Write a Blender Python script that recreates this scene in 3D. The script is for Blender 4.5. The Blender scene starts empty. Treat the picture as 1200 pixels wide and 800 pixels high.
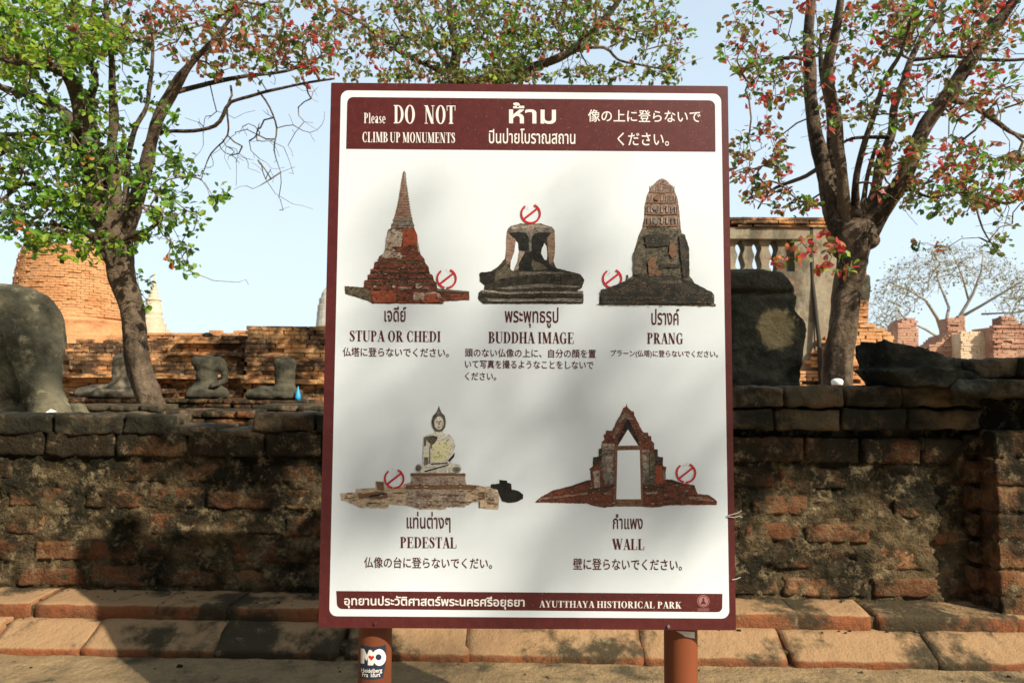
import bpy, bmesh, math, random
import numpy as np
from mathutils import Vector, Matrix, noise
from mathutils.geometry import delaunay_2d_cdt
R = math.radians
SC = bpy.context.scene
C = SC.collection
# ------------------------------------------------------------------ camera
PITCH, ROLL, FPX = R(3.6), R(0.4), 800.0
EYE = Vector((0, 0, 1.55))
fw = Vector((0, math.cos(PITCH), math.sin(PITCH))); up0 = Vector((0, -math.sin(PITCH), math.cos(PITCH))); rt0 = Vector((1, 0, 0))
rt = rt0 * math.cos(ROLL) + up0 * math.sin(ROLL); up = up0 * math.cos(ROLL) - rt0 * math.sin(ROLL)
cd = bpy.data.cameras.new('camera'); cam = bpy.data.objects.new('camera', cd); C.objects.link(cam)
cd.sensor_width = 36; cd.lens = 24; cd.clip_end = 5000; cd.clip_start = 0.05
m = Matrix((rt, up, -fw)).transposed().to_4x4(); m.translation = EYE; cam.matrix_world = m
cd.dof.use_dof = True; cd.dof.focus_distance = 2.25; cd.dof.aperture_fstop = 6.3
SC.camera = cam
# ------------------------------------------------------------------ light
SUN_AZ, SUN_EL = 48.0, 38.0         # degrees right of the line behind the camera; height
W = bpy.data.worlds.new('World'); SC.world = W; W.use_nodes = True
nt = W.node_tree; bg = nt.nodes['Background']
sky = nt.nodes.new('ShaderNodeTexSky'); sky.sky_type = 'NISHITA'; sky.sun_disc = False
sky.sun_elevation = R(SUN_EL); sky.sun_rotation = R(180 - SUN_AZ); sky.air_density = 1.0; sky.dust_density = 3.0; sky.ozone_density = 1.0
veil = nt.nodes.new('ShaderNodeMix'); veil.data_type = 'RGBA'      # thin bright haze over the whole sky, denser towards the horizon
tc = nt.nodes.new('ShaderNodeTexCoord'); sx_ = nt.nodes.new('ShaderNodeSeparateXYZ'); vr = nt.nodes.new('ShaderNodeMapRange'); nt.links.new(tc.outputs['Generated'], sx_.inputs[0]); nt.links.new(sx_.outputs[2], vr.inputs[0])
for i_, q_ in enumerate((0.0, 0.65, 0.93, 0.55)): vr.inputs[i_ + 1].default_value = q_
nt.links.new(vr.outputs[0], veil.inputs[0]); veil.inputs[7].default_value = (5.4, 6.5, 7.3, 1); nt.links.new(sky.outputs[0], veil.inputs[6])
nt.links.new(veil.outputs[2], bg.inputs[0]); bg.inputs[1].default_value = 0.11
sl = bpy.data.lights.new('sun', 'SUN'); so = bpy.data.objects.new('sun', sl); C.objects.link(so)
sl.energy = 5.0; sl.angle = R(0.55); sl.color = (1.0, 0.89, 0.73)
SDIR = Vector((math.sin(R(SUN_AZ)) * math.cos(R(SUN_EL)), -math.cos(R(SUN_AZ)) * math.cos(R(SUN_EL)), math.sin(R(SUN_EL))))
so.rotation_euler = SDIR.to_track_quat('Z', 'Y').to_euler(); so.location = (0, 0, 30)
SC.view_settings.view_transform = 'Standard'; SC.view_settings.look = 'None'; SC.view_settings.gamma = 1; SC.view_settings.exposure = 0.57
# ------------------------------------------------------------------ helpers
def P(x, y, Y):
    d = fw + rt * ((x - 600) / FPX) + up * ((400 - y) / FPX)
    return EYE + d * (Y / d.y)
def tag(o, label=None, cat=None, group=None, kind=None):
    if label: o['label'] = label
    if cat: o['category'] = cat
    if group: o['group'] = group
    if kind: o['kind'] = kind
    return o
def empty(name, loc, label, cat, group=None, rz=0):
    o = bpy.data.objects.new(name, None); C.objects.link(o); o.location = loc; o.rotation_euler = (0, 0, rz); o.empty_display_size = 0.1
    bpy.context.view_layer.update() if False else None
    return tag(o, label, cat, group, 'thing')
def mesh(name, v, f, mats=None, mi=None, smooth=False):
    me = bpy.data.meshes.new(name); me.from_pydata([tuple(p) for p in v], [], f)
    for mm in (mats if isinstance(mats, (list, tuple)) else [mats] if mats else []): me.materials.append(mm)
    if mi is not None: me.polygons.foreach_set('material_index', mi)
    if smooth: me.polygons.foreach_set('use_smooth', [True] * len(me.polygons))
    me.update(); return me
def link(name, me, parent=None, world=False):
    """world=True: the mesh is in world coordinates, keep it there under its parent"""
    o = bpy.data.objects.new(name, me); C.objects.link(o)
    if parent is not None:
        o.parent = parent
        if world:
            pm = Matrix.Translation(parent.location) @ Matrix.Rotation(parent.rotation_euler.z, 4, 'Z')
            p2 = parent.parent
            if p2 is not None and parent.type != 'EMPTY': pm = (Matrix.Translation(p2.location) @ Matrix.Rotation(p2.rotation_euler.z, 4, 'Z')) @ parent.matrix_parent_inverse @ pm
            o.matrix_parent_inverse = pm.inverted()
    return o
class MB:
    def __init__(s): s.v = []; s.f = []; s.m = []
    def add(s, v, f, mi=0):
        n = len(s.v); s.v += [tuple(p) for p in v]; s.f += [tuple(i + n for i in q) for q in f]; s.m += [mi] * len(f)
    def box(s, x0, x1, y0, y1, z0, z1, mi=0, j=0, rg=None):
        v = [(x, y, z) for z in (z0, z1) for y in (y0, y1) for x in (x0, x1)]
        if j: v = [(a + rg.uniform(-j, j), b + rg.uniform(-j, j), c + rg.uniform(-j, j)) for a, b, c in v]
        s.add(v, [(0, 2, 3, 1), (4, 5, 7, 6), (0, 1, 5, 4), (1, 3, 7, 5), (3, 2, 6, 7), (2, 0, 4, 6)], mi)
    def tube(s, pts, rad, n=6, mi=0, cap=True, rough=0, rg=None):
        pts = [Vector(p) for p in pts]; k = len(pts); v = []; prev = None
        for i, p in enumerate(pts):
            t = (pts[min(i + 1, k - 1)] - pts[max(i - 1, 0)])
            t = t.normalized() if t.length > 1e-9 else Vector((0, 0, 1))
            if prev is None:
                a = t.cross(Vector((0.3, 1, 0.1))).normalized()
            else:
                a = (prev - t * prev.dot(t)); a = a.normalized() if a.length > 1e-6 else t.orthogonal().normalized()
            prev = a; b = t.cross(a)
            for q in range(n):
                an = 2 * math.pi * q / n; rr = rad[i]
                if rough:
                    d0 = a * math.cos(an) + b * math.sin(an)
                    rr *= 1 + rough * (noise.noise(p * 2.5 + d0 * 1.3) * 1.0 + 0.5 * noise.noise(p * 7 + d0 * 3.1))
                v.append(p + (a * math.cos(an) + b * math.sin(an)) * rr)
        f = [(i * n + q, i * n + (q + 1) % n, (i + 1) * n + (q + 1) % n, (i + 1) * n + q) for i in range(k - 1) for q in range(n)]
        if cap: f += [tuple(range(n))[::-1], tuple((k - 1) * n + q for q in range(n))]
        s.add(v, f, mi)
    def build(s, name, mats, parent=None, world=True, smooth=False):
        return link(name, mesh(name, s.v, s.f, mats, s.m, smooth), parent, world)
# ------------------------------------------------------------------ materials
class N:
    def __init__(s, name):
        s.m = bpy.data.materials.new(name); s.m.use_nodes = True; s.t = s.m.node_tree; s.b = s.t.nodes['Principled BSDF']
        s.out = s.t.nodes['Material Output']; s.pos = s.t.nodes.new('ShaderNodeNewGeometry').outputs['Position']
    def lk(s, a, b): s.t.links.new(a, b)
    def nd(s, t, **k):
        n = s.t.nodes.new(t)
        for a, b in k.items(): setattr(n, a, b)
        return n
    def noise(s, scale, detail=6, rough=0.6, stretch=None, off=0):
        n = s.nd('ShaderNodeTexNoise'); n.inputs['Scale'].default_value = scale; n.inputs['Detail'].default_value = detail; n.inputs['Roughness'].default_value = rough
        src = s.pos
        if stretch or off:
            mp = s.nd('ShaderNodeMapping'); mp.inputs['Scale'].default_value = stretch or (1, 1, 1); mp.inputs['Location'].default_value = (off, off, off); s.lk(s.pos, mp.inputs[0]); src = mp.outputs[0]
        s.lk(src, n.inputs['Vector']); return n.outputs['Fac']
    def rng(s, x, lo, hi, a=0.0, b=1.0):
        n = s.nd('ShaderNodeMapRange'); n.interpolation_type = 'SMOOTHSTEP'
        for i, q in enumerate((lo, hi, a, b)): n.inputs[i + 1].default_value = q
        s.lk(x, n.inputs[0]); return n.outputs[0]
    def mix(s, f, a, b):
        n = s.nd('ShaderNodeMix', data_type='RGBA')
        for sock, q in ((n.inputs[0], f), (n.inputs[6], a), (n.inputs[7], b)):
            if isinstance(q, (int, float)): sock.default_value = q
            elif isinstance(q, tuple): sock.default_value = q + (1,) * (4 - len(q))
            else: s.lk(q, sock)
        return n.outputs[2]
    def math(s, op, a, b=None):
        n = s.nd('ShaderNodeMath', operation=op)
        for i, q in enumerate((a, b)):
            if q is None: continue
            if isinstance(q, (int, float)): n.inputs[i].default_value = q
            else: s.lk(q, n.inputs[i])
        return n.outputs[0]
    def bump(s, h, st=0.5, dist=0.01):
        n = s.nd('ShaderNodeBump'); n.inputs['Strength'].default_value = st; n.inputs['Distance'].default_value = dist; s.lk(h, n.inputs['Height']); s.lk(n.outputs[0], s.b.inputs['Normal'])
    def fin(s, col, rough=0.9, spec=0.2):
        if isinstance(col, tuple): s.b.inputs['Base Color'].default_value = col + (1,)
        else: s.lk(col, s.b.inputs['Base Color'])
        s.b.inputs['Roughness'].default_value = rough; s.b.inputs['Specular IOR Level'].default_value = spec
        return s.m
def weathered(name, c1, c2, moss, ml=0.45, mh=0.62, s1=9, s2=2.6, lich=None, lamt=0.68, bs=45, bst=0.8, bd=0.012, rand=0.35, rough=0.93, mortar=None, stretch=None, zg=0, dust=None):
    n = N(name)
    col = n.mix(n.rng(n.noise(s1, 6, 0.65), 0.35, 0.65), c1, c2)
    oi = n.nd('ShaderNodeObjectInfo')
    hs = n.nd('ShaderNodeHueSaturation'); n.lk(col, hs.inputs['Color']); n.lk(n.rng(oi.outputs['Random'], 0, 1, 1 - rand, 1 + rand), hs.inputs['Value']); col = hs.outputs[0]
    col = n.mix(n.rng(n.noise(s1 * 6, 4, 0.7), 0.5, 0.75, 0, 0.55), col, tuple(q * 0.35 for q in c1))
    mo = n.math('ADD', n.noise(s2, 9, 0.68, stretch, 3.3), n.math('MULTIPLY', n.math('SUBTRACT', oi.outputs['Random'], 0.5), 0.12))
    if zg:
        sz = n.nd('ShaderNodeSeparateXYZ'); n.lk(n.pos, sz.inputs[0]); mo = n.math('ADD', mo, n.math('MULTIPLY', n.math('SUBTRACT', sz.outputs[2], 0.82), zg))
    if dust:
        gn = n.nd('ShaderNodeNewGeometry'); s2_ = n.nd('ShaderNodeSeparateXYZ'); n.lk(gn.outputs['Normal'], s2_.inputs[0]); col = n.mix(n.rng(n.math('ADD', s2_.outputs[2], n.math('MULTIPLY', n.noise(s1 * 4, 5), 0.5)), 0.72, 1.12, 0, 0.9), col, dust)
    col = n.mix(n.rng(mo, ml, mh, 0, 0.96), col, moss)
    if lich:
        col = n.mix(n.rng(n.noise(s2 * 4, 10, 0.75, None, 7.7), lamt - 0.08, lamt + 0.06, 0, 0.8), col, lich)
    h = n.math('ADD', n.noise(bs, 8, 0.7), n.math('MULTIPLY', n.noise(bs * 0.22, 5, 0.6), 2.0))
    n.bump(h, bst, bd)
    return n.fin(col, rough, 0.15)
BR1, BR2 = (0.24, 0.095, 0.042), (0.31, 0.165, 0.08)
MOSS = (0.020, 0.019, 0.011)
M = {}
M['brick'] = weathered('old_brick', BR1, BR2, MOSS, 0.36, 0.58, 8, 3.4, (0.26, 0.20, 0.11), 0.60, 75, 1.0, 0.025, 0.35, zg=0.14)
M['mortar'] = weathered('mossy_mortar', (0.19, 0.135, 0.07), (0.09, 0.07, 0.036), (0.018, 0.017, 0.010), 0.41, 0.60, 16, 3.4, (0.34, 0.26, 0.145), 0.585, 70, 1.0, 0.035, 0, zg=0.16)
M['cap'] = weathered('blackened_cap_stone', (0.19, 0.13, 0.075), (0.10, 0.085, 0.05), (0.016, 0.016, 0.011), 0.38, 0.60, 8, 3.5, (0.24, 0.20, 0.11), 0.68, 55, 1.0, 0.016, 0.3)
M['ledge'] = weathered('terracotta_ledge', (0.26, 0.088, 0.036), (0.19, 0.088, 0.042), (0.045, 0.037, 0.021), 0.45, 0.56, 6, 2.1, (0.30, 0.235, 0.13), 0.64, 110, 0.9, 0.008, 0.12, dust=(0.34, 0.218, 0.112))
M['dust'] = weathered('sandy_crust', (0.27, 0.19, 0.10), (0.34, 0.24, 0.125), (0.08, 0.066, 0.038), 0.45, 0.62, 12, 4, (0.4, 0.32, 0.2), 0.64, 70, 1.0, 0.012, 0.1)
M['stone'] = weathered('dark_mossy_stone', (0.10, 0.09, 0.06), (0.055, 0.052, 0.036), (0.018, 0.019, 0.013), 0.42, 0.62, 6, 3.0, (0.19, 0.165, 0.085), 0.66, 35, 1.0, 0.02, 0.1)
M['stone_olive'] = weathered('weathered_olive_stone', (0.15, 0.13, 0.08), (0.085, 0.078, 0.05), (0.032, 0.03, 0.02), 0.46, 0.66, 5, 2.4, (0.33, 0.28, 0.16), 0.61, 35, 0.9, 0.015, 0.1)
M['statue'] = weathered('grey_statue_stone', (0.072, 0.066, 0.044), (0.042, 0.039, 0.028), (0.02, 0.02, 0.015), 0.48, 0.66, 4, 2.2, None, 0.6, 30, 0.7, 0.012, 0.1)
M['statue_pale'] = weathered('pale_statue_stone', (0.19, 0.16, 0.11), (0.12, 0.10, 0.07), (0.06, 0.052, 0.038), 0.52, 0.70, 5, 2.2, None, 0.6, 30, 0.7, 0.012, 0.05)
M['ruin'] = weathered('stained_ruin_brick', (0.50, 0.22, 0.085), (0.56, 0.33, 0.15), (0.055, 0.035, 0.022), 0.43, 0.58, 3.2, 1.5, (0.5, 0.4, 0.24), 0.64, 14, 0.8, 0.03, 0.2, stretch=(1, 1, 2.6))
M['orange'] = weathered('orange_brick', (0.50, 0.235, 0.098), (0.56, 0.31, 0.145), (0.26, 0.115, 0.055), 0.52, 0.70, 2.5, 1.2, None, 0.7, 14, 0.7, 0.03, 0.1, stretch=(1, 1, 3))
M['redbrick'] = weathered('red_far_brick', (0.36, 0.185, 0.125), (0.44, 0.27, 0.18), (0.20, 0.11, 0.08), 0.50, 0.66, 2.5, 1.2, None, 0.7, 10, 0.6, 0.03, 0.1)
M['sunlitbrick'] = weathered('sunlit_far_brick', (0.62, 0.46, 0.30), (0.66, 0.52, 0.36), (0.42, 0.26, 0.16), 0.56, 0.72, 2.5, 1.5, None, 0.7, 10, 0.6, 0.03, 0.1)
M['stucco'] = weathered('grey_stucco', (0.31, 0.27, 0.19), (0.23, 0.20, 0.145), (0.10, 0.088, 0.062), 0.46, 0.62, 2.5, 1.3, (0.36, 0.17, 0.085), 0.60, 18, 0.5, 0.02, 0.05, stretch=(1, 1, 0.6))
M['whitestone'] = weathered('white_lime_stone', (0.56, 0.47, 0.34), (0.45, 0.36, 0.25), (0.30, 0.25, 0.18), 0.55, 0.72, 1.5, 0.8, None, 0.7, 3, 0.5, 0.05, 0.05)
M['greystone'] = weathered('grey_far_stone', (0.42, 0.40, 0.34), (0.34, 0.32, 0.27), (0.2, 0.19, 0.16), 0.52, 0.7, 1.5, 0.8, None, 0.7, 3, 0.5, 0.05, 0.05)
M['dirt'] = weathered('packed_dirt', (0.30, 0.21, 0.12), (0.24, 0.18, 0.11), (0.13, 0.11, 0.06), 0.5, 0.7, 2, 0.6, None, 0.7, 25, 0.6, 0.02, 0)
M['bark'] = weathered('grey_brown_bark', (0.175, 0.128, 0.086), (0.095, 0.068, 0.046), (0.035, 0.026, 0.018), 0.47, 0.62, 8, 5, (0.30, 0.255, 0.18), 0.64, 26, 1.0, 0.04, 0.05, stretch=(1, 1, 0.3))
M['twig'] = weathered('twig_bark', (0.22, 0.17, 0.12), (0.14, 0.10, 0.07), (0.06, 0.045, 0.03), 0.5, 0.7, 8, 3, None, 0.7, 22, 0.3, 0.01, 0.0)
M['fartwig'] = weathered('bare_grey_branch', (0.36, 0.33, 0.28), (0.30, 0.28, 0.24), (0.22, 0.2, 0.17), 0.5, 0.7, 1, 1, None, 0.7, 4, 0.3, 0.01, 0.0)
def leafmat(name, c, tr=0.52):
    n = N(name); col = n.mix(n.rng(n.noise(14, 3), 0.3, 0.7), c, tuple(q * 0.62 for q in c)); n.fin(col, 0.5, 0.4)
    t = n.nd('ShaderNodeBsdfTranslucent'); n.lk(col, t.inputs[0]); mx = n.nd('ShaderNodeMixShader'); mx.inputs[0].default_value = tr
    n.lk(n.b.outputs[0], mx.inputs[1]); n.lk(t.outputs[0], mx.inputs[2]); n.lk(mx.outputs[0], n.out.inputs[0]); return n.m
LEAF = {'green': leafmat('bright_green_leaf', (0.19, 0.40, 0.035)), 'lime': leafmat('lime_leaf', (0.38, 0.52, 0.05)), 'dark': leafmat('dark_green_leaf', (0.07, 0.14, 0.03)),
        'olive': leafmat('olive_leaf', (0.24, 0.24, 0.06)), 'red': leafmat('red_leaf', (0.60, 0.07, 0.06)), 'rust': leafmat('rusty_leaf', (0.42, 0.15, 0.08)), 'orange': leafmat('orange_leaf', (0.62, 0.20, 0.05))}
LN = list(LEAF); LM = [LEAF[k] for k in LN]
# ------------------------------------------------------------------ ground
gm = MB(); gm.add([(-1500, -60, 0), (1500, -60, 0), (1500, 3.7, 0), (-1500, 3.7, 0)], [(0, 1, 2, 3)])
tag(gm.build('ground', M['dirt'], world=False), kind='structure')
gm = MB(); gm.add([(-1500, 3.7, 0), (1500, 3.7, 0), (1500, 3.7, 1.05), (-1500, 3.7, 1.05), (1500, 1500, 1.05), (-1500, 1500, 1.05)], [(0, 1, 2, 3), (3, 2, 4, 5)])
tag(gm.build('terrace_ground', M['dirt'], world=False), kind='structure')
# ------------------------------------------------------------------ shape builders
def noisy(v, amp, sc, seed=0):
    q = Vector(v); o = Vector((seed * 3.7, seed * 1.3, seed * 2.1)); return q + noise.noise_vector(q * sc + o) * amp + noise.noise_vector(q * sc * 3 + o) * amp * 0.5
def block_mesh(name, mt, sx, sy, sz, seed, amp=0.008, sc=9, rnd=0.018, nx=8, ny=3, nz=3):
    """an irregular block centred in x and y, base at z=0, with worn edges"""
    bm = bmesh.new(); g = {}
    def vt(i, j, k):
        if (i, j, k) not in g:
            p = Vector(((i / nx - 0.5) * sx, (j / ny - 0.5) * sy, (k / nz - 0.5) * sz))
            h = Vector((sx / 2 - rnd, sy / 2 - rnd, sz / 2 - rnd)); c = Vector([max(-h[a], min(h[a], p[a])) for a in range(3)])
            d = p - c
            if d.length > rnd: p = c + d.normalized() * rnd
            p = noisy(p, amp, sc, seed); p.z += sz / 2; g[(i, j, k)] = bm.verts.new(p)
        return g[(i, j, k)]
    for i in range(nx):
        for j in range(ny):
            bm.faces.new((vt(i, j, 0), vt(i, j + 1, 0), vt(i + 1, j + 1, 0), vt(i + 1, j, 0))); bm.faces.new((vt(i, j, nz), vt(i + 1, j, nz), vt(i + 1, j + 1, nz), vt(i, j + 1, nz)))
        for k in range(nz):
            bm.faces.new((vt(i, 0, k), vt(i + 1, 0, k), vt(i + 1, 0, k + 1), vt(i, 0, k + 1))); bm.faces.new((vt(i, ny, k), vt(i, ny, k + 1), vt(i + 1, ny, k + 1), vt(i + 1, ny, k)))
    for j in range(ny):
        for k in range(nz):
            bm.faces.new((vt(0, j, k), vt(0, j, k + 1), vt(0, j + 1, k + 1), vt(0, j + 1, k))); bm.faces.new((vt(nx, j, k), vt(nx, j + 1, k), vt(nx, j + 1, k + 1), vt(nx, j, k + 1)))
    me = bpy.data.meshes.new(name); bm.to_mesh(me); bm.free(); me.materials.append(mt); me.polygons.foreach_set('use_smooth', [True] * len(me.polygons)); return me
def remeshed(name, mb, mt, vox, smooth=2, amp=0, sc=6, seed=0, parent=None, chip=0):
    me = mesh('tmp', mb.v, mb.f); o = bpy.data.objects.new('tmp', me); C.objects.link(o)
    r = o.modifiers.new('r', 'REMESH'); r.mode = 'VOXEL'; r.voxel_size = vox
    s = o.modifiers.new('s', 'SMOOTH'); s.iterations = smooth; s.factor = 0.5
    dg = bpy.context.evaluated_depsgraph_get(); me2 = bpy.data.meshes.new_from_object(o.evaluated_get(dg)); bpy.data.objects.remove(o)
    me2.materials.clear(); me2.materials.append(mt)
    if amp:
        for v in me2.vertices: v.co = noisy(v.co, amp, sc, seed) + noise.noise_vector(v.co * sc * 7) * amp * 0.22
    me2.polygons.foreach_set('use_smooth', [True] * len(me2.polygons)); me2.polygons.foreach_set('material_index', [0] * len(me2.polygons)); me2.name = name
    return link(name, me2, parent, parent is not None)
def ellip(mb, c, r, rot=0, nu=14, nv=9, axis='Y'):
    v = []; f = []; rm = Matrix.Rotation(rot, 3, axis)
    for i in range(nv + 1):
        th = math.pi * i / nv
        for j in range(nu):
            ph = 2 * math.pi * j / nu
            v.append(rm @ Vector((r[0] * math.sin(th) * math.cos(ph), r[1] * math.sin(th) * math.sin(ph), r[2] * math.cos(th))) + Vector(c))
    for i in range(nv):
        for j in range(nu):
            a, b, c2, d = i * nu + j, i * nu + (j + 1) % nu, (i + 1) * nu + (j + 1) % nu, (i + 1) * nu + j
            f.append((a, d, c2, b))
    mb.add(v, f)
def slab(mb, pts, Y, th, taper=0.86, yb=None):
    """pixel outline at depth Y grown into a solid th deep, its front and back faces drawn in"""
    p = [P(x, y, Y) for x, y in pts]; c = sum(p, Vector()) / len(p); n = len(p); v = []
    for dy, s in ((-0.5 * th, taper), (-0.3 * th, 1), (0.3 * th, 1), (0.5 * th, taper)):
        v += [Vector((c.x + (q.x - c.x) * s, Y + dy + th * 0.5, c.z + (q.z - c.z) * s)) for q in p]
    f = [(k * n + i, k * n + (i + 1) % n, (k + 1) * n + (i + 1) % n, (k + 1) * n + i) for k in range(3) for i in range(n)]
    f += [tuple(range(n))[::-1], tuple(3 * n + i for i in range(n))]
    mb.add(v, f)
# ------------------------------------------------------------------ the brick wall behind the sign
WY, WS = 3.40, -0.022
wall = empty('brick_wall', (0, WY, 0), 'old moss-blackened brick wall with worn stepped brick foot running behind the sign', 'wall', rz=math.atan(WS))
WM = Matrix.Translation(wall.location) @ Matrix.Rotation(wall.rotation_euler.z, 4, 'Z'); WI = WM.inverted()
def PW(x, y, d=0.0):
    """pixel -> local x,z on the wall's plane d metres in front of its face"""
    o = WI @ EYE; q = WI @ P(x, y, 3.0); r = q - o; t = (-d - o.y) / r.y; s = o + r * t; return s.x, s.z
rg = random.Random(5)
def mortar_sheet(x0, x1, z0, z1, amp=0.012, step=0.02, y=0.0):
    nx = int((x1 - x0) / step); nz = int((z1 - z0) / step); v = []
    for k in range(nz + 1):
        for i in range(nx + 1):
            x = x0 + (x1 - x0) * i / nx; z = z0 + (z1 - z0) * k / nz
            h = noise.fractal(Vector((x * 8, 0, z * 13)), 0.6, 2.1, 6) * amp
            v.append((x, y - h, z))
    f = [(k * (nx + 1) + i, k * (nx + 1) + i + 1, (k + 1) * (nx + 1) + i + 1, (k + 1) * (nx + 1) + i) for k in range(nz) for i in range(nx)]
    return v, f
XL, XJ, XR = -3.6, 0.30, 3.5     # left end, where the high part begins (behind the sign), right end
ZB = 0.525
mb = MB(); v, f = mortar_sheet(XL, XR, 0.3, 1.275, 0.022, 0.016); mb.add(v, f)
mb.box(XL, XR, 0.03, 0.34, 0.0, 1.27)
mb.box(XJ, XR, 0.05, 0.33, 1.27, 1.50)
mb.build('mortar', M['mortar'], wall, world=False, smooth=True)
BM = [block_mesh('brick', M['brick'], 0.32, 0.12, 0.105, s, 0.009, 20, 0.007, 14, 2, 6) for s in range(9)]
def brick(parent, x, y, z, L, H=0.105, D=0.12, mt=None, rz=0):
    o = bpy.data.objects.new('brick', (mt or BM)[rg.randrange(len(mt or BM))]); C.objects.link(o); o.parent = parent
    o.scale = (L / 0.32, D / 0.12, H / 0.105); o.location = (x, y + D / 2, z); o.rotation_euler = (rg.uniform(-.02, .02), rg.uniform(-.015, .015), rz + rg.uniform(-.015, .015)); return o
for row in range(6):
    z = ZB + 0.008 + row * 0.1285; x = XL + rg.uniform(0, 0.2)
    top = row == 5
    while x < XR:
        L = rg.uniform(0.24, 0.40); g = rg.uniform(0.015, 0.045) if not top else rg.uniform(0.006, 0.015)
        if top or rg.random() > 0.10:
            pr = rg.uniform(-0.003, 0.009) if not top else rg.uniform(0.016, 0.026)
            H = rg.uniform(0.085, 0.105) if not top else 0.122
            brick(wall, x + L / 2, -pr, z + rg.uniform(0, 0.01), L, H, 0.12)
        x += L + g
# cap stones: left slabs lying loose, right two courses
def cap(pxa, pxb, ya, yb, d=0.05, depth=0.26, seed=1, mt='cap', amp=0.014, name='cap_stone', par=None):
    xa, za = PW(pxa, yb, d); xb, _ = PW(pxb, yb, d); _, zt = PW((pxa + pxb) / 2, ya, d); _, zb = PW((pxa + pxb) / 2, yb, d)
    o = link(name, block_mesh(name, M[mt], xb - xa, depth, zt - zb, seed, amp, 11, 0.011, 18, 6, 6), par or wall); o.location = ((xa + xb) / 2, -d + depth / 2, zb); return o
for i, (a, b, t, bo) in enumerate([(-160, -62, 483, 508), (-60, 57, 485, 509), (60, 141, 486, 509), (143, 191, 487, 509), (296, 366, 484, 506), (368, 392, 486, 507), (400, 470, 484, 508), (474, 560, 486, 508)]):
    cap(a, b, t, bo, 0.03, 0.30, i + 20)
for i, (a, b, t, bo) in enumerate([(192, 250, 500, 511), (252, 330, 503, 512), (330, 420, 504, 512)]):
    cap(a, b, t, bo, 0.015, 0.3, i + 30)
for i, (a, b) in enumerate([(672, 790), (792, 907), (909, 985), (987, 1062), (1064, 1150)]):
    cap(a, b, 479.5, 503.5, 0.045 + 0.006 * (i % 2), 0.30, i + 40)
for i, (a, b) in enumerate([(660, 760), (762, 850), (852, 919), (921, 989), (991, 1057), (1059, 1152)]):
    cap(a, b, 452.5, 477, 0.055 + 0.008 * (i % 2), 0.32, i + 50)
# stepped foot: two courses of terracotta blocks and a crusted lowest tread
def ledge_row(prof, joints, seed, name='ledge_brick'):
    """blocks with the given front profile (distance before the wall, height)"""
    js = sorted(joints); n = 16
    for i in range(len(js) - 1):
        a, b = js[i] + 0.0012, js[i + 1] - 0.0012; dz = rg.uniform(-.0025, .0025); dy = rg.uniform(-.004, .004); sl_ = rg.uniform(-.005, .005); v = []
        for q in range(n + 1):
            x = a + (b - a) * q / n; e = min(q, n - q); inset = 0.003 if e == 0 else 0
            lean = 0.018 * math.sin(seed + i * 2.3)
            for k, (d, z) in enumerate(prof):
                p = Vector((x + lean * (d - prof[0][0]) * 4, -d - dy + inset, z + dz + sl_ * (x - (a + b) / 2) - inset * 0.6)); p += noise.noise_vector(p * 9 + Vector((seed + i, 0, 0))) * 0.0055 + noise.noise_vector(p * 30) * 0.002; v.append(p)
        m_ = len(prof); f = [(q * m_ + k, q * m_ + k + 1, (q + 1) * m_ + k + 1, (q + 1) * m_ + k) for q in range(n) for k in range(m_ - 1)] + [tuple(range(m_))[::-1], tuple(n * m_ + k for k in range(m_))]
        link(name, mesh(name, v, f, M['ledge'], smooth=True), wall)
mb = MB(); mb.box(XL, XR, -0.19, 0.02, 0.1, 0.505); mb.box(XL, XR, -0.245, -0.15, 0.1, 0.44); mb.box(XL, XR, -0.33, -0.2, 0.1, 0.40); mb.build('bedding_mortar', M['mortar'], wall, world=False)
def jx(pxs, y, d): return [PW(p, y, d)[0] for p in pxs]
P1 = [(-0.03, 0.40), (-0.03, 0.527), (0.03, 0.526), (0.10, 0.524), (0.17, 0.522), (0.200, 0.520), (0.208, 0.515), (0.211, 0.50), (0.212, 0.48), (0.209, 0.45), (0.205, 0.42)]
P2 = [(0.10, 0.25), (0.10, 0.457), (0.16, 0.456), (0.22, 0.455), (0.246, 0.454), (0.252, 0.449), (0.29, 0.430), (0.335, 0.409), (0.375, 0.392), (0.386, 0.386), (0.390, 0.375), (0.386, 0.35), (0.385, 0.29)]
ledge_row(P1, jx([-130, -40, 35, 186, 268, 372, 500, 640, 770, 935, 1025, 1190, 1330], 715, 0.21), 60)
ledge_row(P2, jx([-150, -20, 92, 250, 398, 545, 757, 926, 1105, 1270, 1400], 760, 0.39), 80)
mb = MB(); nx, ny = 150, 30; v = []
for j in range(ny + 1):
    for i in range(nx + 1):
        x = XL + (XR - XL) * i / nx; y = -0.30 - 0.50 * j / ny
        v.append((x, y, 0.357 + noise.fractal(Vector((x * 6, y * 8, 1)), 0.8, 2, 4) * 0.007 - (0.25 if j == ny else 0)))
mb.add(v, [(j * (nx + 1) + i, (j + 1) * (nx + 1) + i, (j + 1) * (nx + 1) + i + 1, j * (nx + 1) + i + 1) for j in range(ny) for i in range(nx)])
mb.build('lowest_step', M['dust'], wall, world=False, smooth=True)
rr = random.Random(77); mb = MB()
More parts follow.
